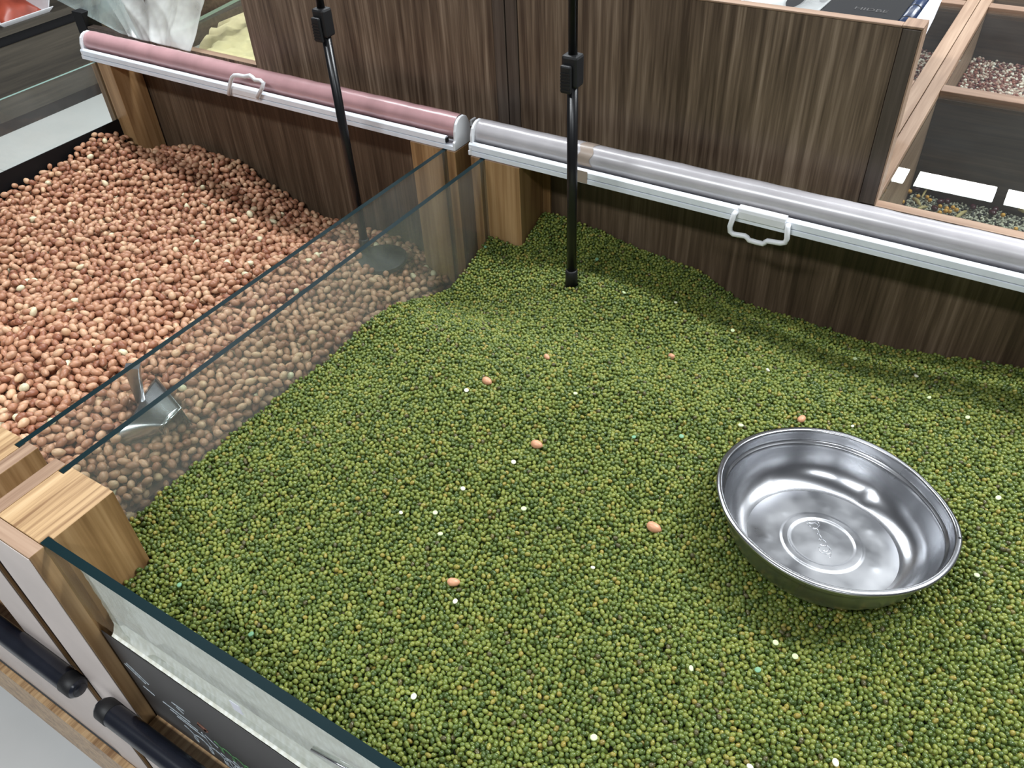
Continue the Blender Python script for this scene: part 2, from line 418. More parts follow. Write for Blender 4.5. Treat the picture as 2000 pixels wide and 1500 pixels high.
# ------------------------------------------------------------------ the two bins
def make_bin(side):
    mung = side == 'mung'
    if mung:
        t = thing('food_bin', (-0.12, 0.5, FL), 'oak and glass bulk bin filled with green mung beans', 'bin')
        X0, X1 = -0.611, 0.40
    else:
        t = thing('food_bin', (-1.03, 0.5, FL), 'oak and glass bulk bin filled with red-skinned peanuts', 'bin')
        X0, X1 = -1.42, -0.636
    P = [M['post'], M['post_top']]
    zt = -0.5

    def sq(x): return x if mung else (-1.247 - x)     # mirror the right-hand side of the peanut bin about the gap

    # front corner post: outer board, notched core, front lipping
    def poly(pts):
        q = [(sq(x), y) for x, y in pts]
        return q if mung else q[::-1]

    fp = build('corner_post', MB().prism(poly([(-0.5960, .1352), (-0.541, .1352), (-0.541, .1432), (-0.5345, .1432), (-0.5345, .1995), (-0.5885, .1995), (-0.5885, .191), (-0.5960, .191)]), FL, zt, 0, 1), P, t, bevel=0.0006)
    xs = sorted((sq(-0.611), sq(-0.5965)))
    build('outer_board', B(xs[0], xs[1], .1218, .1995, FL, zt, 0, 1), [M['post'], M['lip_y']], fp, bevel=0.0008, label='pinkish oak outer board')
    xs = sorted((sq(-0.5945), sq(-0.5345)))
    build('front_lipping', B(xs[0], xs[1], .1218, .1348, FL, zt, 0, 1), [M['post'], M['lip']], fp, bevel=0.0008)
    xf = sorted((sq(-0.611), sq(-0.5345)))
    build('front_glare_face', B(xf[0], xf[1], .1211, .12165, FL, zt - .0012), M['greige'], fp, label='pale front face with reflected light painted in')  # thin pale sheet, bright reflection on the post front put in as colour
    build('base_block', B(xs[0], xs[1], .1212, .1995, FL - 0.0, FL + 0.02), M['black'], fp)
    # back posts
    bp = build('corner_post', MB().prism(poly([(-0.5960, .842), (-0.5885, .842), (-0.5885, .836), (-0.5345, .836), (-0.5345, .894), (-0.5960, .894)]), FL, zt, 0, 1), [M['post'], M['lip']], t, bevel=0.0008)
    xs = sorted((sq(-0.611), sq(-0.5965)))
    build('outer_board', B(xs[0], xs[1], .836, .894, FL, zt, 0, 1), [M['post'], M['lip']], bp, bevel=0.0008)
    if not mung:
        b2 = build('corner_post', MB().prism([(-1.400, .840), (-1.365, .840), (-1.365, .896), (-1.406, .896), (-1.406, .847), (-1.400, .847)], FL, zt, 0, 1), [M['post'], M['lip']], t, bevel=0.0008)
        build('outer_board', B(-1.42, -1.4065, .840, .896, FL, zt, 0, 1), [M['post'], M['lip']], b2, bevel=0.0008)
        b3 = build('corner_post', B(-1.400, -1.365, .1352, .1995, FL, zt, 0, 1), P, t, bevel=0.0008)
        build('outer_board', B(-1.42, -1.4065, .1212, .1995, FL, zt, 0, 1), [M['post'], M['lip_y']], b3, bevel=0.0008)
    # back wall, floor
    build('back_panel', B(X0 + 0.001, X1, .899, .9085, FL, -0.5015), M['walnut_shade'], t)
    build('back_strip', B(*sorted((sq(-0.536), sq(-0.523))), .8955, .8985, -0.95, -0.502), M['post'], t)
    build('bottom_board', B(X0 + 0.02, X1 - 0.02, .145, .898, -0.80, -0.785), M['walnut_flat'], t)
    # side glass, dark polished edge along the top
    xa, xb = sorted((sq(-0.5955), sq(-0.5890)))
    g = MB().box(xa, xb, .1915, .8415, -0.78, zt - 0.0003, 0, 1)
    build('side_glass', g, [M['glass'], M['glass_edge']], t, label='clear side pane with dark teal edge')
    if not mung:
        g = MB().box(-1.406, -1.4005, .1915, .8465, -0.78, zt - 0.0003, 0, 1)
        build('side_glass', g, [M['glass'], M['glass_edge_pale']], t, label='clear side pane with pale edge')
        build('side_board', B(-1.3995, -1.3975, .20, .8395, -0.80, -0.603), M['black'], t, label='black board along the left side')
    # front glass, ledge, rails
    xa, xb = (-0.5405, X1) if mung else (X0 + 0.016, -1.247 + 0.5405)
    g = MB().box(xa, xb, .1356, .1428, -0.6005, zt - 0.0003, 0, 1)
    build('front_glass', g, [M['glass_front'], M['glass_edge']], t, label='clear front pane with thick dark edge')
    xa, xb = (-0.534, X1) if mung else (X0 + 0.06, -1.247 + 0.534)
    build('front_ledge', B(xa, xb, .1216, .1440, -0.80, -0.7662), M['post_top'], t, bevel=0.001)
    build('front_panel', B(xa, xb, .1225, .1400, -1.03, -0.8005), M['greige'], t)
    xa, xb = (-0.6105, X1) if mung else (X0, -0.6365)
    build('base_rail', B(xa, xb, .112, .1208, -1.175, -1.03), M['post_top'], t, bevel=0.001)
    build('kick_board', B(xa, xb, .150, .165, FL, -1.0), M['black'], t)
    # bumper tube with rounded ends
    xa, xb = (-0.575, X1) if mung else (X0, -0.605)
    R = 0.0112
    pts, rs = [], []
    L = [(0, .55), (.0025, .82), (.006, .97), (.012, 1.0)]
    for d, k in L: pts.append((xa + d, .1095, -0.745)); rs.append(R * k)
    pts.append((xa + .026, .1095, -0.745)); rs.append(R)
    pts.append((xb - .026, .1095, -0.745)); rs.append(R)
    for d, k in L[::-1]: pts.append((xb - d, .1095, -0.745)); rs.append(R * k)
    bt = build('bumper_tube', MB().tube(pts, rs, 24), M['bumper'], t, smooth=True, label='shiny dark bumper tube')
    for e, s_ in ((xa, 1), (xb, -1)):
        build('end_cap', MB().tube([(e + s_ * .0005, .1095, -0.745), (e + s_ * .006, .1095, -0.745), (e + s_ * .020, .1095, -0.745), (e + s_ * .0205, .1095, -0.745)], [R * .62, R * 1.03, R * 1.05, R * 1.0], 24), M['rubber'], bt, smooth=True)
    return t


mung_bin = make_bin('mung')
build('gap_shade', B(-.6358, -.6112, .1250, .142, FL, -0.55), M['gap'], mung_bin)  # dark strip put in for the shade between the two posts

nut_bin = make_bin('peanut')

# sign board standing on the ledge against the front glass, with chalk marks
sg = thing('chalk_sign', (-0.1, 0.1357, -0.766), 'charcoal sign board with chalk marks on the ledge before the mung beans', 'sign')
build('board', B(-0.5338, 0.40, .1352, .1362, -0.7660, -0.617), M['sign'], sg, bevel=0.0008)
random.seed(3)


def strokes(segs, wd):
    mb = MB()
    for pl in segs:
        pl = [(a * 1.015, b * 1.015) for a, b in pl]
        for (x0, z0), (x1, z1) in zip(pl, pl[1:]):
            d = Vector((x1 - x0, z1 - z0)); l = d.length or 1e-6; nx, nz = -d.y / l * wd / 2, d.x / l * wd / 2
            y0, y1 = .1347, .1351
            
            vs = [(x0 + nx, y0, z0 + nz), (x1 + nx, y0, z1 + nz), (x1 - nx, y0, z1 - nz), (x0 - nx, y0, z0 - nz)]
            vs += [(a, y1, c) for a, _, c in vs]
            mb.add(vs, [(0, 1, 2, 3), (7, 6, 5, 4), (0, 4, 5, 1), (1, 5, 6, 2), (2, 6, 7, 3), (3, 7, 4, 0)])
    return mb


def loopy(x0, z0, w_, h_, n, amp):
    pts = []
    for i in range(n * 10 + 1):
        u = i / (n * 10)
        pts.append((x0 + w_ * u + math.sin(u * n * 2 * math.pi) * amp, z0 + h_ * u + math.cos(u * n * 2 * math.pi) * amp * 1.7))
    return pts


S1 = [[(-.520, -.655), (-.500, -.672)], [(-.515, -.650), (-.494, -.668)], [(-.486, -.690), (-.466, -.692), (-.452, -.694)], [(-.480, -.698), (-.446, -.703)], [(-.474, -.705), (-.440, -.710)], [(-.466, -.672), (-.450, -.672)], [(-.462, -.676), (-.455, -.682)],
      [(-.440, -.700), (-.436, -.722)], [(-.436, -.700), (-.424, -.712)], [(-.510, -.685), (-.497, -.690)], loopy(-.470, -.728, .055, -.012, 3, .006), loopy(-.425, -.735, .045, -.008, 4, .007), loopy(-.408, -.728, .03, .0, 2, .005)]
build('chalk_strokes', strokes(S1, .0016), M['chalk'], sg)
S2 = [loopy(-.424, -.706, .040, -.006, 3, .004)]
build('chalk_strokes', strokes(S2, .0016), M['chalk_green'], sg, label='green chalk lettering')
S3 = [[(-.436, -.678), (-.426, -.682), (-.431, -.688), (-.438, -.682), (-.428, -.686)], [(-.398, -.722), (-.388, -.727)]]
for sg3 in S3: build('chalk_strokes', strokes([sg3], .004), M['chalk_red'], sg, label='red chalk dab')
S4 = [loopy(-.335, -.716, .030, -.006, 1, .006), loopy(-.305, -.728, .03, .0, 2, .006), [(-.275, -.72), (-.262, -.74)]]
build('chalk_strokes', strokes(S4, .0016), M['chalk'], sg)

# bead foam sheet behind the front glass
fo = MB()
nx = 60
prof = [(.1446, -.5235), (.1447, -.545), (.1446, -.570), (.1445, -.590), (.1442, -.601), (.1430, -.6085), (.1410, -.6135), (.1390, -.6160), (.1372, -.6168)]
prof2 = [(y + .0035, z - .0002) if k < 4 else (y + .0030 - .0005 * (k - 4), z - .0018 - .0004 * (k - 4)) for k, (y, z) in enumerate(prof)]
nz = len(prof) - 1
nx, nr = 780, 92
arc = np.concatenate([[0], np.cumsum([math.dist(a, b) for a, b in zip(prof, prof[1:])])])
sv = np.linspace(0, arc[-1], nr + 1); xv = np.linspace(-0.521, 0.30, nx + 1)
py_, pz_ = np.interp(sv, arc, [p[0] for p in prof]), np.interp(sv, arc, [p[1] for p in prof])
XX, SS = np.meshgrid(xv, sv)
HB = np.zeros_like(XX); bp_ = 0.0042
rb_ = np.random.default_rng(9)
for r in range(int(arc[-1] / (bp_ * 2.2)) + 2):
    cx = xv[0] + (np.arange(int(.821 / bp_) + 2) + .5 * (r % 2)) * bp_; cx = cx + rb_.normal(0, bp_ * .13, len(cx))
    cs = r * bp_ * 2.2 + rb_.normal(0, bp_ * .30, len(cx))
    idx = np.clip(np.round((cx - xv[0]) / (xv[1] - xv[0])).astype(int), 0, nx)
    for k in range(-5, 6):
        c = np.clip(idx + k, 0, nx)
        for q in range(nr + 1):
            d2 = ((xv[c] - cx) ** 2 + ((sv[q] - cs) / 2.5) ** 2) / (bp_ * .60) ** 2
            np.maximum.at(HB[q], c, np.sqrt(np.maximum(0, 1 - d2)) * .0011)
P = [[(xv[c], py_[q] - .0009 + (.0011 - HB[q, c]) * .8 * (1 if q < nr - 6 else .3), pz_[q]) for c in range(nx + 1)] for q in range(nr + 1)]
P2 = [[(xv[0] + (xv[-1] - xv[0]) * i / 40, y, z) for i in range(41)] for k, (y, z) in enumerate(prof2)]
fo.grid(P); fo.grid(P2)
fo.add([P[0][0], P[0][-1], P2[0][-1], P2[0][0]], [(0, 1, 2, 3)])
fo.add([P[-1][0], P[-1][-1], P2[-1][-1], P2[-1][0]], [(0, 1, 2, 3)])
f_o = build('foam_sheet', fo, M['foam'], smooth=True)
tag(f_o, 'white bead foam sheet standing behind the front glass of the mung bean bin', 'foam sheet')
stk = build('paper_scrap', MB().prism([(-.3570, .1349), (-.3480, .1349), (-.3470, .1354), (-.3565, .1354)], -0.5795, -0.5660), M['paper'], origin=(-.352, .135, -0.5795))
rod = build('metal_strip', MB().tube([(-.2709, .1345, -.5489), (-.2300, .1345, -.5370)], .0011, 8), M['steel'], smooth=True)
tag(rod, 'thin grey metal strip on the front glass near the bottom edge of the photo', 'strip')
tag(stk, 'torn white paper scrap stuck on the front glass of the mung bean bin', 'paper')

# ------------------------------------------------------------------ roller blinds
def make_blind(x0, x1, roll_mat, label, caps, handle, up):
    t = thing('roller_blind', ((x0 + x1) / 2, .86, -0.5), label, 'blind')
    build('base_rail', MB().extrude_x([(.838, -.4997), (.878, -.4997), (.878, -.4965), (.846, -.4965), (.846, -.4935), (.838, -.4935)], x0, x1), M['white_alu'], t, bevel=0.0005)
    # roll of film with slightly uneven winding
    n, seg = 40, 60
    P = []
    for i in range(seg + 1):
        x = x0 + 0.004 + (x1 - x0 - 0.008) * i / seg
        rr = 0.0160 + 0.00025 * math.sin(i * 0.9) + 0.0002 * math.sin(i * 2.3)
        P.append([(x, .8635 + rr * math.cos(2 * math.pi * k / n), -.4755 + rr * math.sin(2 * math.pi * k / n)) for k in range(n)])
    build('film_roll', MB().grid(P, closed=True), roll_mat, t, smooth=True)
    core = MB().tube([(x0 + .002, .8635, -.4755), (x1 - .002, .8635, -.4755)], .012, 20)
    build('roll_core', core, M['white_plastic'], t, smooth=True)
    xh0, xh1 = (x0 + .001, x1 - .014) if not up else (x0 + .001, x1 - .013)
    hb = MB().extrude_x([(.8385, -.4925), (.8455, -.4925), (.8465, -.4905), (.8465, -.4845), (.8445, -.4828), (.8405, -.4832), (.8385, -.485)], xh0, xh1)
    build('hem_bar', hb, M['white_alu'], t, bevel=0.0004)
    if up:
        build('hem_bar_end', B(xh1 - .0002, xh1 + .0018, .8395, .8448, -.4910, -.4850), M['black'], t)
    for cx, sgn in caps:
        prof = [(.8375, -.4995), (.8375, -.488), (.8405, -.4865), (.8415, -.474), (.845, -.465), (.8505, -.4600), (.857, -.4578), (.864, -.4582), (.870, -.4615), (.8735, -.467), (.876, -.4745), (.8785, -.487), (.8795, -.4995)]
        build('end_cap', MB().extrude_x(prof, *sorted((cx, cx + sgn * .004))), M['white_plastic'], t, bevel=0.0012)
        if up and sgn < 0:
            build('bracket_tab', B(cx - .002, cx + .0015, .878, .890, -.4800, -.4715), M['white_plastic'], t, bevel=0.0006)
    # pull handle: clip on the hem bar and a moulded loop
    h = build('pull_handle', MB().tube(handle['pts'], .0031, 12), M['white_plastic'], t, smooth=True)
    hx0, hx1 = handle['clip']
    build('handle_clip', MB().extrude_x([(.8365, -.4945), (.8385, -.4945), (.8385, -.4925), (.846, -.4825), (.8455, -.4808), (.841, -.4802), (.8375, -.482), (.8362, -.486)], hx0, hx1), M['white_plastic'], h, bevel=0.0008)
    return t


HR = [(-0.2437, .8365, -0.4868), (-0.2447, .8335, -0.4885), (-0.2473, .833, -0.5052), (-0.2462, .833, -0.5112), (-0.2422, .833, -0.5136), (-0.2355, .833, -0.5130), (-0.2283, .833, -0.5123), (-0.2255, .833, -0.5135), (-0.2228, .833, -0.5162), (-0.2145, .833, -0.5166), (-0.2065, .833, -0.5163), (-0.2045, .833, -0.5140), (-0.2022, .833, -0.5113), (-0.1869, .833, -0.5099), (-0.1822, .833, -0.5076), (-0.1812, .833, -0.5023), (-0.183, .8335, -0.4885), (-0.1835, .8365, -0.4868)]
HL = [(-1.0665, .8365, -0.4960), (-1.0655, .834, -0.4960), (-1.0566, .834, -0.4787), (-1.0470, .834, -0.4660), (-1.0410, .834, -0.4622), (-1.0329, .834, -0.4605), (-1.0176, .834, -0.4598), (-1.0115, .834, -0.4580), (-1.0055, .834, -0.4563), (-1.0010, .834, -0.4580), (-0.9970, .834, -0.4613), (-0.9850, .834, -0.4605), (-0.9795, .834, -0.4630), (-0.9855, .834, -0.4719), (-1.0007, .834, -0.4888), (-1.0005, .8365, -0.4888)]
bl = make_blind(-1.436, -0.640, M['roll_pink'], 'white roller blind with pinkish film roll behind the peanuts', [(-1.434, 1), (-0.6365, -1)], {'pts': HL, 'clip': (-1.062, -1.003)}, True)
br = make_blind(-0.6155, 0.40, M['roll_grey'], 'white roller blind with greyish film roll behind the mung beans', [(-0.6135, 1)], {'pts': HR, 'clip': (-0.2425, -0.1870)}, False)
# tape over the right roll
P = []
for i in range(2):
    x = -0.455 + 0.018 * i
    P.append([(x + 0.002 * math.sin(k), .8635 + .01665 * math.cos(a), -.4755 + .01665 * math.sin(a)) for k, a in enumerate([math.radians(60 + 10 * q) for q in range(15)])])
build('tape', MB().grid(P), M['tape'], br, smooth=True, label='brownish tape band')
build('tape', B(-.452, -.436, .8378, .8384, -.4990, -.4832), M['tape'], br)

# ------------------------------------------------------------------ telescopic poles
def make_pole(x, y, zb, label, base):
    t = thing('sign_pole', (x, y, zb), label, 'pole')
    zc = -0.335
    build('lower_tube', MB().tube([(x, y, zb - .03), (x, y, zc)], .0061, 20), M['black_paint'], t, smooth=True)
    build('upper_tube', MB().tube([(x, y, zc), (x, y, 0.35)], .0050, 20), M['black_paint'], t, smooth=True)
    cl = build('height_clamp', B(x - .0098, x + .0098, y - .0085, y + .0085, zc - .016, zc + .018), M['rubber'], t, bevel=0.003)
    lv = MB().box(x - .0085, x + .0045, y - .0135, y - .008, zc - .021, zc + .009)
    lever = build('clamp_lever', lv, M['rubber'], cl, bevel=0.002)
    rb = MB()
    for k in range(6): rb.box(x - .0075, x + .0035, y - .0142, y - .0134, zc - .018 + .0036 * k, zc - .0162 + .0036 * k)
    build('grip_ridges', rb, M['rubber'], cl)
    build('foot_collar', MB().tube([(x, y, zb - .01), (x, y, zb + .012), (x, y, zb + .0135)], [.0078, .0078, .0066], 20), M['rubber'], t, smooth=True)
    if base:
        build('base_plate', MB().tube([(x + .035, y - .004, zb - .014), (x + .035, y - .004, zb - .008), (x + .035, y - .004, zb - .007)], [.037, .037, .0355], 40), M['rubber'], t, smooth=False, label='round black base plate')
    return t


make_pole(-0.424, 0.777, -0.600, 'black telescopic pole standing in the mung beans', False)
make_pole(-0.782, 0.783, -0.660, 'black telescopic pole standing in the peanuts', True)

# ------------------------------------------------------------------ rear cabinets
rc = thing('rear_cabinet', (-0.6, 1.3, FL), 'tall walnut display cabinet behind the two bins', 'cabinet')
ZT = -0.29
for a, b in ((-1.075, -0.612), (-0.575, -0.129)):
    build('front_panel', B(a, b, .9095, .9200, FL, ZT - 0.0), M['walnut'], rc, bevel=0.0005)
for a, b in ((-0.6115, -0.5940), (-0.5925, -0.5755)):
    build('stile', B(a, b, .9085, .9260, FL, ZT), M['walnut_stile'], rc, bevel=0.0006)
build('stile', B(-0.1285, -0.1115, .9085, .9340, -0.480, ZT - .0005), M['walnut_stile'], rc, bevel=0.0006, label='dark end stile')
build('stile', B(-0.1285, -0.1115, .9085, .9300, FL, -0.4815), M['walnut_stile'], rc, bevel=0.0006)
build('end_lipping', B(-0.1113, -0.1097, .9087, .9345, -0.480, ZT), M['lip_z'], rc)
build('top_lipping', B(-0.374, -0.130, .9085, .9210, ZT, ZT + .0022), M['lip'], rc, bevel=0.0006)
build('corner_block', B(-0.1298, -0.1098, .9085, .9345, ZT + .0001, ZT + .0026), M['lip_y'], rc, bevel=0.0006)
build('top_lipping', B(-1.075, -0.376, .9085, .9210, ZT, ZT + .0022), M['walnut_stile'], rc)
build('top_board', B(-1.075, -0.150, .9215, 1.40, -0.325, -0.310), M['black'], rc)
build('side_board', B(-1.0745, -1.0590, .9205, 1.75, FL, -0.326), M['walnut'], rc)

# what lies on the cabinet top
pk = thing('flat_package', (-0.25, 1.05, -0.309), 'flat black printed package lying on the tall cabinet top', 'package')
build('pack_body', B(-0.372, -0.139, .9225, 1.30, -0.3095, -0.2965), M['black'], pk, bevel=0.003)
tx = bpy.data.curves.new('t', 'FONT'); tx.body = 'HIDBE'; tx.size = 0.0125; tx.extrude = 0.0001; tx.align_x = 'LEFT'
to = bpy.data.objects.new('t', tx); COL.objects.link(to)
me = bpy.data.meshes.new_from_object(to.evaluated_get(bpy.context.evaluated_depsgraph_get())); bpy.data.objects.remove(to)
me.materials.append(plain('dull_grey_print', (0.055, 0.052, 0.05), 0.4))
lt = link('lettering', me, pk); lt.location = Vector((-0.1905, .9670, -0.2963 + Z0)) - wloc(pk)


def crumple(name, c, nu, nv, amp, freq, seed, mat, parent=None, fold=(1, 0.6), thick=0.0003):
    """bilinear sheet between four corners pushed about along its normal by layered ridges"""
    c = [Vector(q) for q in c]
    nrm = (c[1] - c[0]).cross(c[3] - c[0]).normalized()
    r = random.Random(seed)
    ks = [(r.uniform(-1, 1) * freq * fold[0], r.uniform(-1, 1) * freq * fold[1], r.uniform(0, 6.3), r.uniform(0.4, 1)) for _ in range(9)]
    P = []
    for i in range(nv + 1):
        row = []
        for j in range(nu + 1):
            u, v = j / nu, i / nv
            p = c[0].lerp(c[1], u).lerp(c[3].lerp(c[2], u), v)
            h = sum((1 - 2 * abs(math.sin(a * u + b * v + ph))) * k for a, b, ph, k in ks) / 9
            row.append(p + nrm * h * amp)
        P.append(row)
    mb = MB().grid(P)
    o = build(name, mb, mat, parent, smooth=True)
    sd = o.modifiers.new('thickness', 'SOLIDIFY'); sd.thickness = thick
    return o


pf = crumple('plastic_film', [(-0.345, .918, -0.2945), (-0.2200, .925, -0.2935), (-0.215, 1.22, -0.290), (-0.345, 1.22, -0.290)], 40, 50, 0.008, 9, 5, M['bag'])
tag(pf, 'crumpled clear plastic film lying on the black package', 'plastic film')
rb = thing('plastic_roll', (-0.131, .98, -0.309), 'dark blue plastic roll on the cabinet top beside the black package', 'roll')
build('roll_body', MB().tube([(-0.133, .922, -0.298), (-0.133, 1.16, -0.298)], .0075, 20), M['blue'], rb, smooth=True)
for yy in (.945, .985, 1.03):
    build('band', MB().tube([(-0.133, yy, -0.298), (-0.133, yy + .002, -0.298)], .0079, 20), M['black'], rb, smooth=True)
build('paper_flap', MB().grid([[(-0.1255, .935, -0.296), (-0.1175, .932, -0.304), (-0.112, .937, -0.312)], [(-0.1255, 1.00, -0.294), (-0.1185, 1.00, -0.300), (-0.114, 1.00, -0.306)], [(-0.1255, 1.08, -0.294), (-0.1225, 1.08, -0.297), (-0.119, 1.08, -0.300)]]), M['paper'], rb, smooth=True)

# right low case with glass lids
ca = thing('glass_top_case', (0.1, 1.35, FL), 'low wooden grain case with glass lids right of the tall panel', 'case')
ZC = -0.480
build('front_rail', B(-0.1108, 0.45, .9085, .9240, FL, ZC, 0, 1), [M['walnut'], M['lip']], ca, bevel=0.0008)
build('long_bar', B(-0.1285, -0.1110, .9345, 1.78, -0.72, ZC, 0, 1), [M['lip_y'], M['lip_y']], ca, bevel=0.0008)
build('long_bar', B(-0.1490, -0.1297, .9345, 1.78, -0.72, ZC - .001), M['lip_y'], ca, bevel=0.0008)
for y0, y1 in ((1.270, 1.294), (1.665, 1.689), (1.765, 1.781)):
    build('cross_bar', B(-0.1108, 0.45, y0, y1, -0.72, ZC), M['lip'], ca, bevel=0.0008)
    build('cross_bar', B(-0.60, -0.1492, y0, y1, -0.72, ZC - .001), M['lip'], ca, bevel=0.0008)
for y0 in (1.2675, 1.6625):
    build('back_board', B(-0.1105, 0.45, y0, y0 + .0022, -0.72, ZC - .0105), M['walnut_flat'], ca)
    build('back_board', B(-0.60, -0.1494, y0, y0 + .0022, -0.72, ZC - .0105), M['walnut_flat'], ca)
build('bottom_board', B(-0.60, 0.45, .925, 1.78, -0.735, -0.7205), M['walnut_flat'], ca)
build('left_board', B(-0.615, -0.6005, .925, 1.78, FL, -0.482), M['walnut_flat'], ca)
for x0, x1, y0, y1 in ((-0.1095, 0.45, .9245, 1.2665), (-0.1095, 0.45, 1.2945, 1.6615), (-0.60, -0.1497, .9350, 1.2665), (-0.60, -0.1497, 1.2945, 1.6615), (-0.1095, 0.45, 1.6895, 1.7645)):
    lid = build('glass_lid', B(x0, x1, y0, y1, ZC - .0085, ZC - .0045), M['glass_lid'], ca)

# left low case with flour
cl = thing('flour_case', (-1.3, 1.2, FL), 'low walnut case with glass lid and cream flour behind the peanuts', 'case')
build('front_rail', B(-1.335, -1.0760, .9095, .9240, FL, -0.477, 0, 1), [M['walnut'], M['lip']], cl, bevel=0.0008)
build('front_rail', B(-1.505, -1.3355, .9095, .9240, FL, -0.476), M['walnut_stile'], cl, bevel=0.0008)
build('corner_trim', B(-1.535, -1.5055, .9085, .9400, FL, -0.452), M['black'], cl, bevel=0.0008)
build('top_rail', B(-1.3515, -1.3300, .9405, 1.55, -0.490, -0.478), M['walnut_flat'], cl)
build('upstand', B(-1.3580, -1.3520, .9405, 1.55, -0.490, -0.350), M['walnut_flat'], cl)
build('side_board', B(-1.545, -1.5305, .9405, 1.55, FL, -0.478), M['walnut_flat'], cl)
build('bottom_board', B(-1.5300, -1.0760, .9245, 1.55, -0.60, -0.590), plain('grey_tray_liner', (0.55, 0.56, 0.50), 0.5, noise=0.25, nscale=25), cl)
build('back_board', B(-1.53, -1.0760, 1.5505, 1.56, -0.62, -0.30), M['walnut_flat'], cl)
lid = MB(); 
vv_ = [(x, y, -0.4790 + (y - .925) * .075 + dz) for dz in (0, .0055) for y in (.9245, 1.48) for x in (-1.3220, -1.0770)]
lid.add(vv_, [(0, 2, 3, 1), (4, 5, 7, 6), (0, 1, 5, 4), (2, 6, 7, 3), (1, 3, 7, 5)]); lid.add(vv_, [(0, 4, 6, 2)], 1)
lb_ = MB(); lb_.add(vv_, [(0, 2, 3, 1), (4, 5, 7, 6), (0, 1, 5, 4), (2, 6, 7, 3), (1, 3, 7, 5)], 0); lb_.add([vv_[q] for q in (0, 4, 6, 2)], [(0, 1, 2, 3)], 1)
build('glass_lid', lb_, [M['glass_lid'], M['glass_edge_pale']], cl, label='slightly raised glass lid with pale green edge')
nF = 60
P = []
for i in range(nF + 1):
    row = []
    for j in range(nF + 1):
        x = -1.528 + 0.450 * j / nF; y = .926 + 0.55 * i / nF
        d = (x + 1.365) + 0.67 * (y - 1.0) + .012 * math.sin(x * 60 + y * 45) + .010 * math.sin(y * 95 - x * 20)
        h = max(0.0, min(1.0, d / .05)); h = h * h * (3 - 2 * h)
        nn = math.sin(x * 90 + math.sin(y * 70) * 1.5) * math.sin(y * 83 + x * 31) * .005 + rng.normal() * .0018
        row.append((x, y, -0.5915 + h * (0.073 + nn)))
    P.append(row)
fh = build('flour_heap', MB().grid(P), M['flour'], smooth=True)
tag(fh, 'cream coloured flour heaped under the glass lid of the left case', 'flour', kind='stuff')

# carrier bag over the left case
bg = thing('plastic_bag', (-1.30, .93, -0.47), 'translucent white plastic bag draped over the left case and blind', 'bag')
crumple('crumpled_side', [(-1.372, .897, -0.470), (-1.211, .893, -0.470), (-1.222, .975, -0.365), (-1.610, .985, -0.362)], 60, 60, 0.024, 11, 21, M['bag'], bg, fold=(1.3, 0.35))
crumple('smooth_side', [(-1.395, .900, -0.4690), (-1.345, .899, -0.4700), (-1.500, .975, -0.350), (-1.820, .965, -0.427)], 30, 30, 0.008, 4, 8, M['bag_thin'], bg)

# far shelf on the left with a red foil bag in a white tray
sh = thing('low_shelf', (-3.6, 2.2, FL), 'low grey-brown shelf unit with black bands beyond the white floor', 'shelf')
XS = -3.29
build('body', B(-3.9, XS - .004, 0.9, 3.3, -1.255, -1.012), M['shelf_wood'], sh)
build('black_band', B(-3.9, XS - .012, 0.9, 3.3, -1.0115, -0.978), M['black'], sh)
build('top_board', B(-3.9, XS, 0.9, 3.3, -0.9775, -0.953), M['shelf_wood'], sh, bevel=0.001)
build('kick_board', B(-3.85, XS - .010, 0.9, 3.3, FL, -1.2555), M['black'], sh)
tr = thing('white_tray', (-3.42, 1.77, -0.952), 'white plastic tray on the low shelf at the far left', 'tray')
tm = MB()
x0, x1, y0, y1, zb, zt2 = -3.56, -3.312, 1.680, 1.872, -0.952, -0.905
k = .018
tm.box(x0, x1, y0, y1, zb, zb + .003)
tb = [(x0, y0), (x1, y0), (x1, y1), (x0, y1)]
tt = [(x0 - k, y0 - k), (x1 + k * .5, y0 - k), (x1 + k * .5, y1 + k), (x0 - k, y1 + k)]
for i in range(4):
    j = (i + 1) % 4
    z_i = zb + .018 if i == 1 else zt2
    tm.add([(*tb[i], zb), (*tb[j], zb), (*tt[j], zt2 if i != 1 else zb + .016), (*tt[i], zt2 if i != 1 else zb + .016)], [(0, 1, 2, 3)])
to = build('tray_body', tm, M['white_plastic'], tr)
sd = to.modifiers.new('thickness', 'SOLIDIFY'); sd.thickness = 0.003
rbag = MB()
P = []
for i in range(25):
    row = []
    for j in range(25):
        u, v = j / 24, i / 24
        h = (math.sin(math.pi * u) ** .5) * (math.sin(math.pi * v) ** .5)
        row.append((-3.55 + .225 * u, 1.69 + .17 * v, -0.948 + h * .075 + .010 * h * math.sin(7 * u + 5 * v) * math.cos(9 * v - 3 * u)))
    P.append(row)
rbag.grid(P)
ro = build('foil_bag', rbag, M['red_bag'], smooth=True)
tag(ro, 'red-brown foil bag lying in the white tray', 'bag')

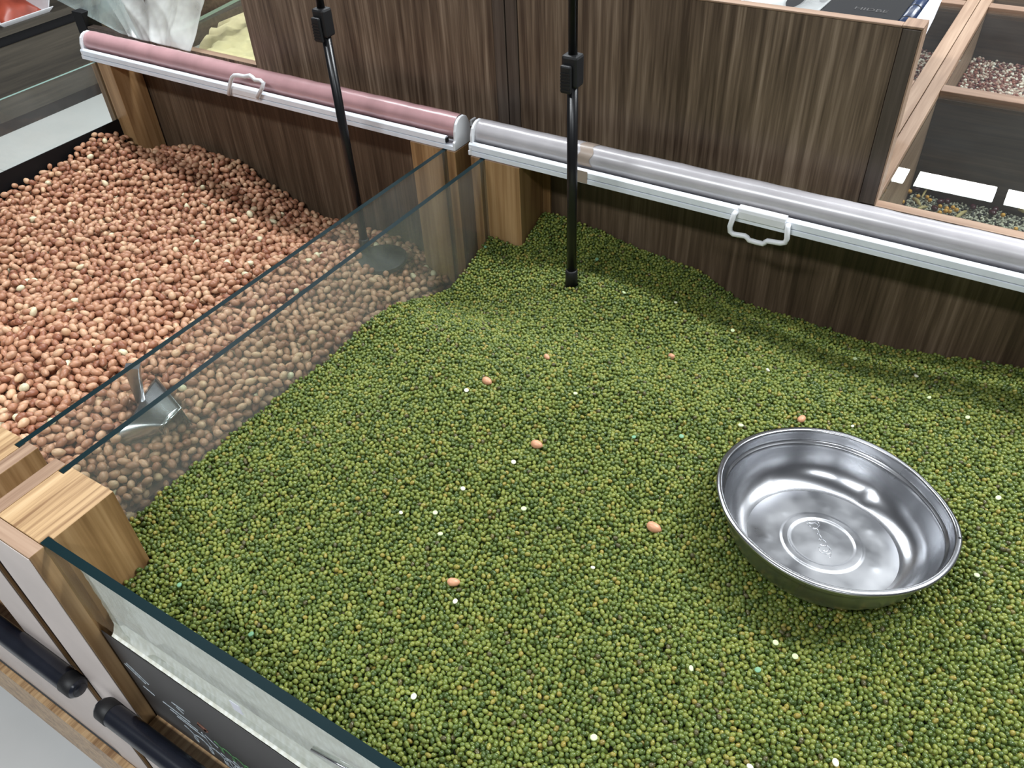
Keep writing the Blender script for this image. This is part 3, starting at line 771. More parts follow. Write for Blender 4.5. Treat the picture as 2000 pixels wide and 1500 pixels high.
# ------------------------------------------------------------------ seeds: periodic random packing of unit spheres
def pack(Lx, Ly, Lz, phi=0.60, iters=70, seed=1):
    L = np.array([Lx, Ly, Lz], float)
    n = int(phi * Lx * Ly * Lz / (math.pi / 6))
    r = np.random.default_rng(seed); X = r.random((n, 3)) * L
    pi = pj = None
    for it in range(iters):
        if it % 7 == 0:
            a, b = [], []
            for s in range(0, n, 400):
                D = np.zeros((min(400, n - s), n), np.float32)
                for c in range(3):
                    q = (X[s:s + 400, c][:, None] - X[:, c][None, :]).astype(np.float32)
                    q -= L[c] * np.round(q / L[c]); D += q * q
                ii, jj = np.nonzero(D < 1.25 ** 2)
                ii = ii + s; k = ii < jj
                a.append(ii[k]); b.append(jj[k])
            pi, pj = np.concatenate(a), np.concatenate(b)
        d = X[pi] - X[pj]; d -= L * np.round(d / L)
        l = np.sqrt((d * d).sum(1)) + 1e-9
        ov = np.maximum(0, 1.0 - l)
        mv = d / l[:, None] * (ov * 0.42)[:, None]
        for c in range(3):
            X[:, c] += np.bincount(pi, mv[:, c], n) - np.bincount(pj, mv[:, c], n)
        X %= L
    return X, L


def rbf(pts):
    P = np.array(pts, float); n = len(P)

    def K(A, Bq):
        d = np.sqrt(((A[:, None, :] - Bq[None, :, :]) ** 2).sum(2)) + 1e-9
        return d ** 2 * np.log(d)
    A = np.zeros((n + 3, n + 3)); A[:n, :n] = K(P[:, :2], P[:, :2]) + np.eye(n) * 2e-4
    A[:n, n] = 1; A[:n, n + 1:] = P[:, :2]; A[n, :n] = 1; A[n + 1:, :n] = P[:, :2].T
    wv = np.linalg.solve(A, np.concatenate([P[:, 2], [0, 0, 0]]))
    return lambda Q: K(Q, P[:, :2]) @ wv[:n] + wv[n] + Q @ wv[n + 1:]


class Surf:
    def __init__(s, pts, x0, x1, y0, y1, n=160, rip=0.0, seed=0):
        s.b = (x0, x1, y0, y1); s.n = n
        f = rbf(pts)
        gx, gy = np.meshgrid(np.linspace(x0, x1, n), np.linspace(y0, y1, n), indexing='ij')
        s.z = f(np.stack([gx.ravel(), gy.ravel()], 1)).reshape(n, n)
        r = np.random.default_rng(seed)
        for _ in range(14):
            kx, ky, ph = r.normal() * 22, r.normal() * 22, r.random() * 6.3
            s.z += rip * np.sin(kx * gx + ky * gy + ph)
        s.gx, s.gy = np.gradient(s.z, (x1 - x0) / (n - 1), (y1 - y0) / (n - 1))

    def at(s, x, y, A=None):
        A = s.z if A is None else A
        x0, x1, y0, y1 = s.b
        u = np.clip((x - x0) / (x1 - x0) * (s.n - 1), 0, s.n - 1.001); v = np.clip((y - y0) / (y1 - y0) * (s.n - 1), 0, s.n - 1.001)
        i, j = u.astype(int), v.astype(int); fu, fv = u - i, v - j
        return A[i, j] * (1 - fu) * (1 - fv) + A[i + 1, j] * fu * (1 - fv) + A[i, j + 1] * (1 - fu) * fv + A[i + 1, j + 1] * fu * fv


def fill(S, X, L, d, layers):
    x0, x1, y0, y1 = S.b
    P, Lp = X * d, L * d
    zlo, zhi = S.z.min() - layers * d * 1.6, S.z.max()
    out = []
    for i in range(int(math.ceil((x1 - x0) / Lp[0]))):
        for j in range(int(math.ceil((y1 - y0) / Lp[1]))):
            for k in range(int(math.ceil((zhi - zlo) / Lp[2]))):
                Q = P + np.array([x0 + i * Lp[0], y0 + j * Lp[1], zlo + k * Lp[2]])
                Q = Q[(Q[:, 0] < x1) & (Q[:, 1] < y1)]
                zs = S.at(Q[:, 0], Q[:, 1]); g = np.sqrt(1 + S.at(Q[:, 0], Q[:, 1], S.gx) ** 2 + S.at(Q[:, 0], Q[:, 1], S.gy) ** 2)
                dep = (zs - Q[:, 2]) / g / d
                kk = (dep > 0) & (dep < layers)
                out.append(np.concatenate([Q[kk], dep[kk][:, None]], 1))
    return np.concatenate(out)


def proj(Q):
    R = np.array(RW); c = Q @ R.T
    return 1000 + 1618.44 * c[:, 0] / c[:, 2], 750 + 1618.44 * c[:, 1] / c[:, 2], c[:, 2]


XP, LP = pack(22, 22, 7, 0.60, 70, 4)

# bowl frame (centre of rim, axis)
BC = np.array([-0.03095, 0.52819, -0.55453]); BN = np.array([0.0067, 0.1101, 0.9939]); BN /= np.linalg.norm(BN)
BX = np.cross([0, 1, 0], BN); BX /= np.linalg.norm(BX); BY = np.cross(BN, BX)
BOWL = [(.0990, 0), (.0955, .0006), (.0942, .004), (.0925, .0105), (.0905, .0125), (.0895, .0165), (.0880, .023), (.0850, .032), (.0800, .040), (.0740, .0455), (.0690, .0480), (.0640, .0489)]
bw_r = np.array([p[0] for p in BOWL])[::-1]; bw_d = np.array([p[1] for p in BOWL])[::-1]


def outside_bowl(Q, pad):
    v = Q[:, :3] - BC; dep = -(v @ BN); rr = np.hypot(v @ BX, v @ BY)
    rad = np.interp(dep, bw_d[::-1], bw_r[::-1])
    return ~((dep < .0495 + pad) & (rr < rad + pad))


# ---- mung beans
mung_pts = [(-.592, .145, -.596), (-.592, .23, -.592), (-.592, .30, -.588), (-.592, .40, -.591), (-.592, .50, -.592), (-.592, .578, -.586), (-.592, .64, -.604), (-.592, .70, -.630), (-.592, .745, -.634), (-.592, .785, -.624), (-.592, .83, -.610),
            (-.535, .89, -.590), (-.46, .90, -.597), (-.36, .90, -.617), (-.285, .90, -.624), (-.24, .90, -.644), (-.16, .90, -.649), (-.07, .90, -.648), (.013, .90, -.639), (.09, .90, -.624), (.25, .90, -.615), (.38, .9, -.61),
            (-.5345, .836, -.612), (-.424, .778, -.603), (-.5345, .198, -.588), (-.5345, .168, -.590), (-.50, .15, -.602), (-.3, .15, -.592), (0, .15, -.590), (.3, .15, -.59),
            (-.48, .70, -.634), (-.53, .72, -.640), (-.50, .64, -.608), (-.36, .82, -.606), (-.2, .82, -.630), (0, .82, -.628), (-.45, .58, -.586), (-.45, .45, -.573), (-.45, .30, -.580), (-.30, .30, -.576), (-.30, .45, -.569), (-.30, .60, -.582), (-.30, .72, -.608), (-.15, .66, -.596), (-.12, .78, -.628), (-.15, .50, -.588), (-.15, .35, -.583), (0.0, .30, -.586), (.10, .40, -.592), (.13, .52, -.593),
            (-.03, .53, -.602), (-.03, .64, -.600), (.10, .65, -.604), (.10, .78, -.618), (.25, .6, -.60), (.25, .4, -.595), (-.13, .44, -.590), (-.02, .40, -.594), (.08, .55, -.597)]
SM = Surf(mung_pts, -0.5870, 0.38, .1525, .8970, rip=0.0007, seed=5)
DM = 0.0042
Q = fill(SM, XP, LP, DM, 14)
Q = Q[(Q[:, 3] < 2.6) | ((Q[:, 1] < .162) & (Q[:, 0] < -.50))]
pad = DM * .5
k = outside_bowl(Q, .0058)
k &= ~((Q[:, 0] < -.5345 + pad) & (Q[:, 1] < .1995 + pad)) & ~((Q[:, 0] < -.5345 + pad) & (Q[:, 1] > .836 - pad)) & ~((Q[:, 0] < -.5225) & (Q[:, 1] > .8945))
k &= np.hypot(Q[:, 0] + .424, Q[:, 1] - .777) > .0078 + pad
Q = Q[k]
u, v, dd = proj(Q[:, :3])
keep = (u > -250) & (u < 2350) & (v < 1850) & (v > -200) & (dd > 0)
Q, u, v, dd = Q[keep], u[keep], v[keep], dd[keep]
# the nearest beans in view, each an object of its own
cand = np.nonzero((Q[:, 3] < 0.9) & (u > 5) & (u < 1995) & (v > 5) & (v < 1495))[0]
band = cand[(v[cand] > 1310) & (v[cand] - 1500 > -190) & (u[cand] > 760) & (u[cand] < 1990)]
near = band[np.argsort(dd[band])[:300]]
rest = np.ones(len(Q), bool); rest[near] = False

bm = bmesh.new(); bmesh.ops.create_icosphere(bm, subdivisions=2, radius=1.0)
for vv in bm.verts:
    x, y, z = vv.co; s_ = 1 - 0.10 * max(0, abs(z) - .55)
    vv.co = (x * s_, y * s_, z)
me = bpy.data.meshes.new('mung_bean'); bm.to_mesh(me); bm.free(); me.polygons.foreach_set('use_smooth', [True] * len(me.polygons)); me.materials.append(M['mung'])
first = None
for i in near:
    if first is None:
        o = first = bpy.data.objects.new('mung_bean', me)
        tag(o, 'glossy green mung bean among the nearest at the bottom edge of the photo', 'bean', 'nearest mung beans')
    else:
        o = first.copy()
    COL.objects.link(o)
    o.location = (Q[i, 0], Q[i, 1], Q[i, 2] + Z0)
    k1 = random.uniform(.90, 1.08)
    o.scale = (.00188 * k1, .00188 * k1, .00248 * random.uniform(.92, 1.12))
    o.rotation_euler = (random.gauss(math.pi / 2, .5), random.uniform(0, 6.28), random.uniform(0, 6.28))


def seed_nodes(name, mat, subdiv=3):
    ng = bpy.data.node_groups.new(name, 'GeometryNodeTree')
    ng.interface.new_socket('Geometry', in_out='INPUT', socket_type='NodeSocketGeometry')
    ng.interface.new_socket('Geometry', in_out='OUTPUT', socket_type='NodeSocketGeometry')
    gi, go = ng.nodes.new('NodeGroupInput'), ng.nodes.new('NodeGroupOutput')
    ico = ng.nodes.new('GeometryNodeMeshIcoSphere'); ico.inputs['Subdivisions'].default_value = subdiv; ico.inputs['Radius'].default_value = 1.0
    sm = ng.nodes.new('GeometryNodeSetShadeSmooth'); smt = ng.nodes.new('GeometryNodeSetMaterial'); smt.inputs['Material'].default_value = mat
    ip = ng.nodes.new('GeometryNodeInstanceOnPoints')

    def attr(nm, tp):
        a = ng.nodes.new('GeometryNodeInputNamedAttribute'); a.data_type = tp; a.inputs[0].default_value = nm
        return a.outputs[0]
    ng.links.new(ico.outputs[0], sm.inputs[0]); ng.links.new(sm.outputs[0], smt.inputs[0]); ng.links.new(smt.outputs[0], ip.inputs['Instance'])
    ng.links.new(gi.outputs[0], ip.inputs['Points'])
    ng.links.new(attr('is_seed', 'BOOLEAN'), ip.inputs['Selection'])
    ng.links.new(attr('rot', 'FLOAT_VECTOR'), ip.inputs['Rotation']); ng.links.new(attr('scl', 'FLOAT_VECTOR'), ip.inputs['Scale'])
    jn = ng.nodes.new('GeometryNodeJoinGeometry')
    ng.links.new(gi.outputs[0], jn.inputs[0]); ng.links.new(ip.outputs[0], jn.inputs[0]); ng.links.new(jn.outputs[0], go.inputs[0])
    return ng


def seed_object(name, pts, scl, rot, S, depth, core_mat, mat, clip=None):
    """one object: a dark heap below plus instanced seeds on loose points"""
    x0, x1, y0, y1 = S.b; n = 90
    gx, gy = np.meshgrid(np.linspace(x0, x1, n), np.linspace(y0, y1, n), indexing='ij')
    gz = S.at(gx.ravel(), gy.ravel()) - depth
    if clip is not None: gz = clip(gx.ravel(), gy.ravel(), gz)
    V = np.concatenate([np.stack([gx.ravel(), gy.ravel(), gz], 1), pts])
    o0 = np.array([(x0 + x1) / 2, (y0 + y1) / 2, gz.min()])
    F = [[i * n + j, (i + 1) * n + j, (i + 1) * n + j + 1, i * n + j + 1] for i in range(n - 1) for j in range(n - 1)]
    me = bpy.data.meshes.new(name); me.from_pydata((V - o0).tolist(), [], F)
    me.materials.append(core_mat)
    ns = n * n
    a = me.attributes.new('is_seed', 'BOOLEAN', 'POINT'); a.data.foreach_set('value', np.concatenate([np.zeros(ns, bool), np.ones(len(pts), bool)]))
    for nm, arr in (('rot', rot), ('scl', scl)):
        a = me.attributes.new(nm, 'FLOAT_VECTOR', 'POINT'); a.data.foreach_set('vector', np.concatenate([np.zeros((ns, 3)), arr]).astype(np.float32).ravel())
    o = link(name, me); o.location = Vector(o0) + Vector((0, 0, Z0))
    md = o.modifiers.new('seeds', 'NODES'); md.node_group = seed_nodes(name + '_nodes', mat, 3 if len(pts) > 20000 else 2)
    return o


Qr = Q[rest]; n = len(Qr)
k1 = rng.uniform(.88, 1.10, n)
scl = np.stack([.00188 * k1, .00188 * k1, .00248 * rng.uniform(.90, 1.12, n)], 1)
rot = np.stack([rng.normal(math.pi / 2, .55, n), rng.uniform(0, 6.28, n), rng.uniform(0, 6.28, n)], 1)


def under_bowl(x, y, z):
    v = np.stack([x, y, z], 1) - BC; rr = np.hypot(v @ BX, v @ BY)
    return np.where(rr < .105, np.minimum(z, -.616), z)


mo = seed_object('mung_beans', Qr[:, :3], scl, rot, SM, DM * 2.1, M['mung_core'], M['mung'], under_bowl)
tag(mo, 'heap of small glossy green mung beans filling the right bin', 'beans', kind='stuff')
print('mung', n)

# ---- peanuts
nut_pts = [(-1.39, .587, -.628), (-1.39, .686, -.622), (-1.39, .765, -.608), (-1.39, .81, -.606), (-1.365, .843, -.645), (-1.365, .90, -.664), (-1.256, .90, -.651), (-1.13, .90, -.668), (-1.064, .90, -.691), (-.998, .90, -.714), (-.964, .90, -.720), (-.85, .90, -.705), (-.80, .90, -.716), (-.713, .90, -.723),
           (-.69, .835, -.703), (-.66, .80, -.700), (-.66, .70, -.688), (-.66, .60, -.666), (-.66, .50, -.655), (-.66, .38, -.648), (-.66, .25, -.640), (-.70, .42, -.630), (-.70, .25, -.622), (-.78, .78, -.666), (-.745, .775, -.672), (-.90, .70, -.662), (-.90, .60, -.640), (-.80, .45, -.618), (-.72, .30, -.606), (-.75, .55, -.638), (-1.10, .40, -.622), (-1.05, .60, -.636), (-1.2, .65, -.640), (-1.2, .75, -.645), (-1.05, .78, -.668), (-.9, .2, -.605), (-1.3, .2, -.61), (-1.39, .4, -.625), (-.68, .18, -.625)]
SN = Surf(nut_pts, -1.3910, -0.6635, .150, .8930, rip=0.0012, seed=2)
DN = 0.0110
Qn = fill(SN, XP, LP, DN, 8)
Qn = Qn[(Qn[:, 3] < 2.4) | (Qn[:, 0] > -.690)]
pad = DN * .5
k = ~((Qn[:, 0] > -.7125 - pad) & (Qn[:, 1] < .1995 + pad)) & ~((Qn[:, 0] > -.7125 - pad) & (Qn[:, 1] > .836 - pad)) & ~((Qn[:, 0] < -1.365 + pad) & (Qn[:, 1] > .840 - pad)) & ~((Qn[:, 0] < -1.365 + pad) & (Qn[:, 1] < .1995 + pad))
k &= np.hypot(Qn[:, 0] + .782, Qn[:, 1] - .783) > .0078 + pad
inplate = (np.hypot(Qn[:, 0] + .747, Qn[:, 1] - .779) < .037 - pad * .9) & (Qn[:, 2] > -.667 - pad * 1.6)
k &= ~inplate
# clear the scoop
SCP = np.array([(-0.7238, 0.3239, -0.6084), (-0.7537, 0.3827, -0.6084), (-0.6858, 0.3613, -0.6084), (-0.6816, 0.3320, -0.6084)])
k &= ~((np.hypot(Qn[:, 0] + .713, Qn[:, 1] - .348) < .034) & (Qn[:, 2] > -.632))
k &= ~((np.hypot(Qn[:, 0] + .708, (Qn[:, 1] - .318) * 1.2) < .026) & (Qn[:, 2] > -.630))
Qn = Qn[k]
u, v, dd = proj(Qn[:, :3])
keep = (u > -350) & (u < 1300) & (v > -100) & (v < 1400)
Qn, u, v, dd = Qn[keep], u[keep], v[keep], dd[keep]
vis = (Qn[:, 3] < 0.75) & (u > 4) & (v > 4)
# keep clear of what the corner post hides
vis &= (v < 905 - 0.69 * (u - 90)) | (u > 130)
xi = Qn[:, 0] / Qn[:, 2] * -0.5; yi = Qn[:, 1] / Qn[:, 2] * -0.5      # where the sight line crosses the rim height
hid = (xi > -.720) & (xi < -.5345) & (yi < .2000)
gq = Qn[:, :3] * ((-0.592) / np.minimum(Qn[:, 0], -1e-6))[:, None]      # where it meets the mung side pane
hid |= gq[:, 2] < SM.at(np.full(len(gq), -.587), gq[:, 1]) + .004
hid |= (gq[:, 1] < .192)
cand = np.nonzero(vis & ~hid)[0]
near = cand[np.argsort(dd[cand])[:300]]
rest = np.ones(len(Qn), bool); rest[near] = False


def nut_mesh(seed, subdiv=2):
    r = random.Random(seed)
    bm = bmesh.new(); bmesh.ops.create_icosphere(bm, subdivisions=subdiv, radius=1.0)
    tip, waist, fl = r.uniform(.05, .25), r.uniform(0, .10), r.uniform(.9, 1.0)
    for vv in bm.verts:
        x, y, z = vv.co
        s_ = 1 - tip * max(0, z) - waist * math.exp(-(z * 3) ** 2)
        e = 1.08 if z > .95 else 1.0
        vv.co = (x * s_ + .06 * z * z, y * s_ * fl, z * e)
    V = np.array([vv.co[:] for vv in bm.verts]); F = [[q.index for q in f.verts] for f in bm.faces]
    bm.free(); return V, np.array(F)


NV = [nut_mesh(s) for s in range(6)]
nut_me = []
for V, F in NV:
    me = bpy.data.meshes.new('peanut'); me.from_pydata(V.tolist(), [], F.tolist()); me.polygons.foreach_set('use_smooth', [True] * len(F)); me.materials.append(M['peanut']); nut_me.append(me)


def nut_rot(): return (random.gauss(math.pi / 2, .5), random.uniform(0, 6.28), random.uniform(0, 6.28))


def nut_scale():
    kk = random.uniform(.88, 1.10); return (.0049 * kk, .0049 * kk, .0066 * random.uniform(.85, 1.15))


firsts = {}
for i in near:
    vsel = random.randrange(6)
    if vsel not in firsts:
        o = bpy.data.objects.new('peanut', nut_me[vsel]); firsts[vsel] = o
        tag(o, 'red-skinned shelled peanut among the nearest of the peanut heap', 'peanut', 'nearest peanuts of the heap')
    else:
        o = firsts[vsel].copy()
    COL.objects.link(o)
    o.location = (Qn[i, 0], Qn[i, 1], Qn[i, 2] + Z0); o.rotation_euler = nut_rot(); o.scale = nut_scale()

Qr = Qn[rest]
allV, allF, rnd, off = [], [], [], 0
x0, x1, y0, y1 = SN.b; n = 60
gx, gy = np.meshgrid(np.linspace(x0, x1, n), np.linspace(y0, y1, n), indexing='ij')
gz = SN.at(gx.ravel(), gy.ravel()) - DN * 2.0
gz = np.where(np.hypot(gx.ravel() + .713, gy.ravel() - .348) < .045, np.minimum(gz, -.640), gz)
core = np.stack([gx.ravel(), gy.ravel(), gz], 1)
for p in Qr:
    V, F = NV[random.randrange(6)]
    R = np.array(Euler(nut_rot()).to_matrix()); s_ = np.array(nut_scale())
    allV.append((V * s_) @ R.T + p[:3]); allF.append(F + off); rnd.append(random.random()); off += len(V)
nv = len(NV[0][0]); nf = len(NV[0][1])
VV = np.concatenate(allV + [core]); FF = np.concatenate(allF)
cF = [[off + i * n + j, off + (i + 1) * n + j, off + (i + 1) * n + j + 1, off + i * n + j + 1] for i in range(n - 1) for j in range(n - 1)]
o0 = np.array([(x0 + x1) / 2, (y0 + y1) / 2, gz.min()])
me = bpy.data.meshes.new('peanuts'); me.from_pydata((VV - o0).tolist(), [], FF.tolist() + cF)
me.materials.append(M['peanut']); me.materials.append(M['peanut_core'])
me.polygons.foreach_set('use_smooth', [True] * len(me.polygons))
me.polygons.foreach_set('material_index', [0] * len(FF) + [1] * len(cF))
a = me.attributes.new('rnd', 'FLOAT', 'POINT'); a.data.foreach_set('value', np.concatenate([np.repeat(rnd, nv), np.zeros(n * n)]).astype(np.float32))
po = link('peanuts', me); po.location = Vector(o0) + Vector((0, 0, Z0))
tag(po, 'heap of red-skinned shelled peanuts filling the left bin', 'peanuts', kind='stuff')
print('nuts', len(Qr))


def on_heap(px, py, S, lift):
    """the point of the heap seen at this spot"""
    R = np.array(RW); d = R.T @ np.array([(px - 1000) / 1618.44, (py - 750) / 1618.44, 1.0])
    t = -0.5 / d[2]
    for _ in range(60):
        p = d * t
        e = p[2] - (float(S.at(np.array([p[0]]), np.array([p[1]]))[0]) + lift)
        t += e / -d[2] * .8
    return d * t


# stray peanuts on the mung beans
stray = [(951, 744, 'whole stray peanut on the mung beans toward the peanut bin', 1.0), (1068, 697, 'small stray peanut half sunk in the mung beans below the right pole', .7), (1566, 818, 'stray peanut on the mung beans just behind the steel bowl', .9),
         (1048, 868, 'whole stray peanut in the middle of the mung beans', 1.0), (1277, 1030, 'whole stray peanut lying left of the steel bowl', 1.1), (886, 1137, 'stray peanut on the mung beans nearest to the front glass', .9)]
for px, py, lb, sc in stray:
    p = on_heap(px, py, SM, .0015)
    sm_ = nut_me[random.randrange(6)].copy(); sm_.materials[0] = M['stray']
    o = bpy.data.objects.new('peanut', sm_); COL.objects.link(o)
    o.location = (p[0], p[1], p[2] + Z0); o.rotation_euler = (math.pi / 2 + random.uniform(-.2, .2), 0, random.uniform(0, 3))
    o.scale = (.0046 * sc, .0046 * sc, .0064 * sc); tag(o, lb, 'peanut', 'stray peanuts on the mung beans')
p = on_heap(1312, 694, SM, .002)
bmx = MB(); V, F = NV[2]
bmx.add([(x * .0045 + p[0], min(y, .15) * .0045 + p[1], z * .007 * (1 if z < 0 else .35) + p[2]) for x, y, z in V], F.tolist())
o = build('peanut_piece', bmx, M['stray'], smooth=True); tag(o, 'broken peanut piece on the mung beans toward the back wall', 'peanut', 'stray peanuts on the mung beans')

# split bean halves, husks and odd beans on top of the mung heap
bm = bmesh.new(); bmesh.ops.create_uvsphere(bm, u_segments=14, v_segments=8, radius=1.0)
for vv in bm.verts:
    if vv.co.z > .12: vv.co.z = .12 + (vv.co.z - .12) * .12
split_me = {}
base_me = bpy.data.meshes.new('split_bean'); bm.to_mesh(base_me); bm.free(); base_me.polygons.foreach_set('use_smooth', [True] * len(base_me.polygons))
for kx in ('split', 'split_white', 'split_teal'):
    mm = base_me.copy(); mm.name = 'split_bean'; mm.materials.append(M[kx]); split_me[kx] = mm
W, G, T = 'split_white', 'split', 'split_teal'
splits = [(911, 762, W, 'cream split bean just below the whole stray peanut by the peanut bin'), (1124, 768, G, 'pale green split bean right of the stray peanut in the middle of the beans'), (1447, 830, G, 'round pale green split bean left of the bowl, behind its rim'),
          (1665, 832, W, 'thin cream husk on the mung beans behind the bowl'), (1238, 853, T, 'dull green split bean between the middle peanut and the bowl'), (1331, 852, T, 'dull green split bean a hand left of the bowl'), (1003, 902, W, 'cream split bean below the middle stray peanut'),
          (904, 954, W, 'white split bean on the left half of the mung beans'), (850, 1001, G, 'pale split bean left of the two husks near the front corner'), (1023, 993, G, 'large pale green split bean on the front half of the beans'), (860, 1042, G, 'pale green half bean above the nearest stray peanut'),
          (889, 1174, W, 'cream bean just below the nearest stray peanut'), (783, 1001, W, 'small cream chip on the left slope of the mung beans'), (1158, 1108, W, 'small cream chip left of the bowl toward the front'), (1219, 571, G, 'pale green split bean right of the pole foot'),
          (1320, 590, W, 'cream bean halfway between pole foot and back wall'), (1431, 645, G, 'pale green split bean near the valley along the back wall'), (1670, 700, G, 'pale green split bean at the foot of the back wall behind the bowl'), (1500, 722, W, 'pinkish white husk on the beans behind the bowl'),
          (1790, 734, W, 'cream half bean near the right end of the back wall'), (1815, 776, G, 'pale green split bean behind the right side of the bowl'), (1890, 815, G, 'pale green split bean at the photo right edge behind the bowl'), (1950, 972, G, 'large pale green split bean right of the bowl'),
          (1908, 1123, G, 'pale green split bean close to the right front of the bowl'), (1515, 1255, G, 'pale green split bean in front of the bowl, upper of two'), (1553, 1282, G, 'pale green split bean in front of the bowl, lower of two'), (1350, 1305, G, 'curled pale husk on the beans in front of the bowl'),
          (1480, 1308, T, 'greenish half bean in front of the bowl below the pair'), (1160, 1440, G, 'large pale split bean near the bottom edge left of the bowl'), (1632, 1489, W, 'round cream split bean at the bottom edge below the bowl'), (1465, 1497, W, 'cream split bean cut by the bottom edge of the photo'),
          (948, 482, T, 'dull green half bean in the corner by the oak back post'), (350, 1142, T, 'teal green bean beside the front oak post'), (490, 1238, T, 'teal green bean above the front glass edge'), (808, 1360, W, 'cream bean just above the front glass edge'), (1166, 506, T, 'dull green half bean right of the pole near its foot')]
for px, py, kx, lb in splits:
    p = on_heap(px, py, SM, .0024)
    o = bpy.data.objects.new('split_bean', split_me[kx]); COL.objects.link(o)
    o.location = (p[0], p[1], p[2] + Z0); o.rotation_euler = (random.uniform(-.5, .25), random.uniform(-.3, .3), random.uniform(0, 6.28))
    s_ = .0029 if 'large' in lb or 'round' in lb else (.0020 if 'small' in lb or 'thin' in lb else .0025)
    o.scale = (s_, s_ * random.uniform(.75, 1.0), s_ * .9); tag(o, lb, 'bean', 'split beans on the mung heap')

# ------------------------------------------------------------------ steel bowl
bowl = thing('mixing_bowl', BC - BN * .0495, 'dented stainless steel bowl resting on the mung beans', 'bowl')
RIM = [(-360 + 341, .0988), (-3, .099), (9, .0996), (19, .0987), (29, .0967), (44, .0945), (64, .0957), (83, .0989), (100, .1015), (119, .1015), (136, .1014), (159, .1018), (177, .1012), (198, .0989), (211, .098), (228, .0976), (244, .0980), (261, .0994), (275, .1002), (292, .0997), (304, .0988), (316, .0988), (330, .0988), (341, .0988), (357, .099), (369, .0996)]
ra = np.array([a for a, _ in RIM]); rr_ = np.array([b for _, b in RIM]) / .099
NS = 120
ins = [(.1000, .0018), (.0999, .0008), (.0992, .0000), (.0975, -.0004), (.0958, -.0005), (.0948, .0002), (.0943, .0014), (.0940, .006), (.0936, .0098), (.0930, .0112), (.0912, .0120), (.0905, .0130), (.0899, .0165), (.0889, .021), (.0875, .026), (.0857, .031), (.0832, .036), (.0800, .0402), (.0765, .0436), (.0730, .0458), (.0700, .0472), (.0675, .0480), (.0650, .0484)]
r = .0625
while r > .0365: ins.append((r, .0485)); r -= .0025
ins += [(.0355, .0485), (.0348, .0479), (.0335, .0478), (.0300, .0478), (.0288, .0479), (.0281, .0486)]
r = .0255
while r > .002: ins.append((r, .0487)); r -= .0028
dim = [(.021, .0745, .0075, .0022), (-.040, .0185, .0055, .0007), (-.043, -.0216, .0050, .0007), (-.0098, .0463, .0055, .0007), (.0316, .0382, .0055, .0008), (.0464, -.0046, .0055, .0008), (-.062, .045, .006, .0012)]


def bowl_pt(r, d, a):
    deg = math.degrees(a) % 360
    kf = float(np.interp(deg, ra, rr_)); kf = 1 + (kf - 1) * max(0.0, min(1.0, (r - .060) / .039))
    x, y = r * kf * math.cos(a), r * kf * math.sin(a)
    h = -d
    for cx, cy, s_, am in dim: h += am * math.exp(-((x - cx) ** 2 + (y - cy) ** 2) / (2 * (s_ * .5) ** 2))
    return BC + BX * x + BY * y + BN * h


def ring(r, d): return [bowl_pt(r, d, 2 * math.pi * i / NS) for i in range(NS)]


inner = MB().grid([ring(*q) for q in ins[:23]], closed=True)
build('bowl_wall', inner, M['steel'], bowl, smooth=True)
bs = MB().grid([ring(*q) for q in ins[22:]], closed=True)
c0 = len(bs.v) - NS; bs.v.append(tuple(BC - BN * .0487)); bs.mi += [0] * NS
for i in range(NS): bs.f.append([c0 + i, c0 + (i + 1) % NS, len(bs.v) - 1])
build('bowl_base', bs, M['steel_worn'], bowl, smooth=True, label='scuffed flat base with a raised ring')
outs = [(r + (.0007 if r < .0955 else 0), d + .0008) for r, d in ins if r > .064]
outs = [(.1000, .0018), (.0992, .0026), (.0970, .0026), (.0955, .0032)] + [(r + .0008, d + .0006) for r, d in ins[7:23]] + [(.062, .0495), (.03, .0495), (.003, .0495)]
build('bowl_shell', MB().grid([ring(*q) for q in outs], closed=True), M['steel'], bowl, smooth=True)
em = MB()


def base_curve(pts, rad):
    em.tube([BC + BX * x + BY * y - BN * (.0487 - .0001) for x, y in pts], rad, 6)


# an embossed line of script across the base
ax = Vector((.0290, -.0402)).normalized(); ay = Vector((-ax.y, ax.x)); st = Vector((-.0150, .0220))
cv = []
for i in range(91):
    t_ = i / 90
    cv.append(st + ax * (.043 * t_ + .0022 * math.sin(t_ * 40)) + ay * (.0042 * math.cos(t_ * 40) * (.6 + .4 * math.sin(t_ * 9 + 1))))
base_curve([(q.x, q.y) for q in cv], .00032)
q0 = [st + ax * (.004 + .005 * math.cos(a)) + ay * (.0055 * math.sin(a)) for a in np.linspace(.6, 5.6, 24)]
base_curve([(q.x, q.y) for q in q0], .00036)
q1 = [st + ax * (.036 + .005 * math.cos(a)) + ay * (-.001 + .0052 * math.sin(a)) for a in np.linspace(-2.2, 2.9, 24)]
base_curve([(q.x, q.y) for q in q1], .00036)
build('embossed_script', em, M['steel'], bowl, smooth=True)
hole = MB().tube([bowl_pt(.0972, -.0003, math.radians(8)) - BN * .0008, bowl_pt(.0972, -.0003, math.radians(8)) + BN * .0003], .0011, 10)
build('rim_hole', hole, M['black'], bowl)

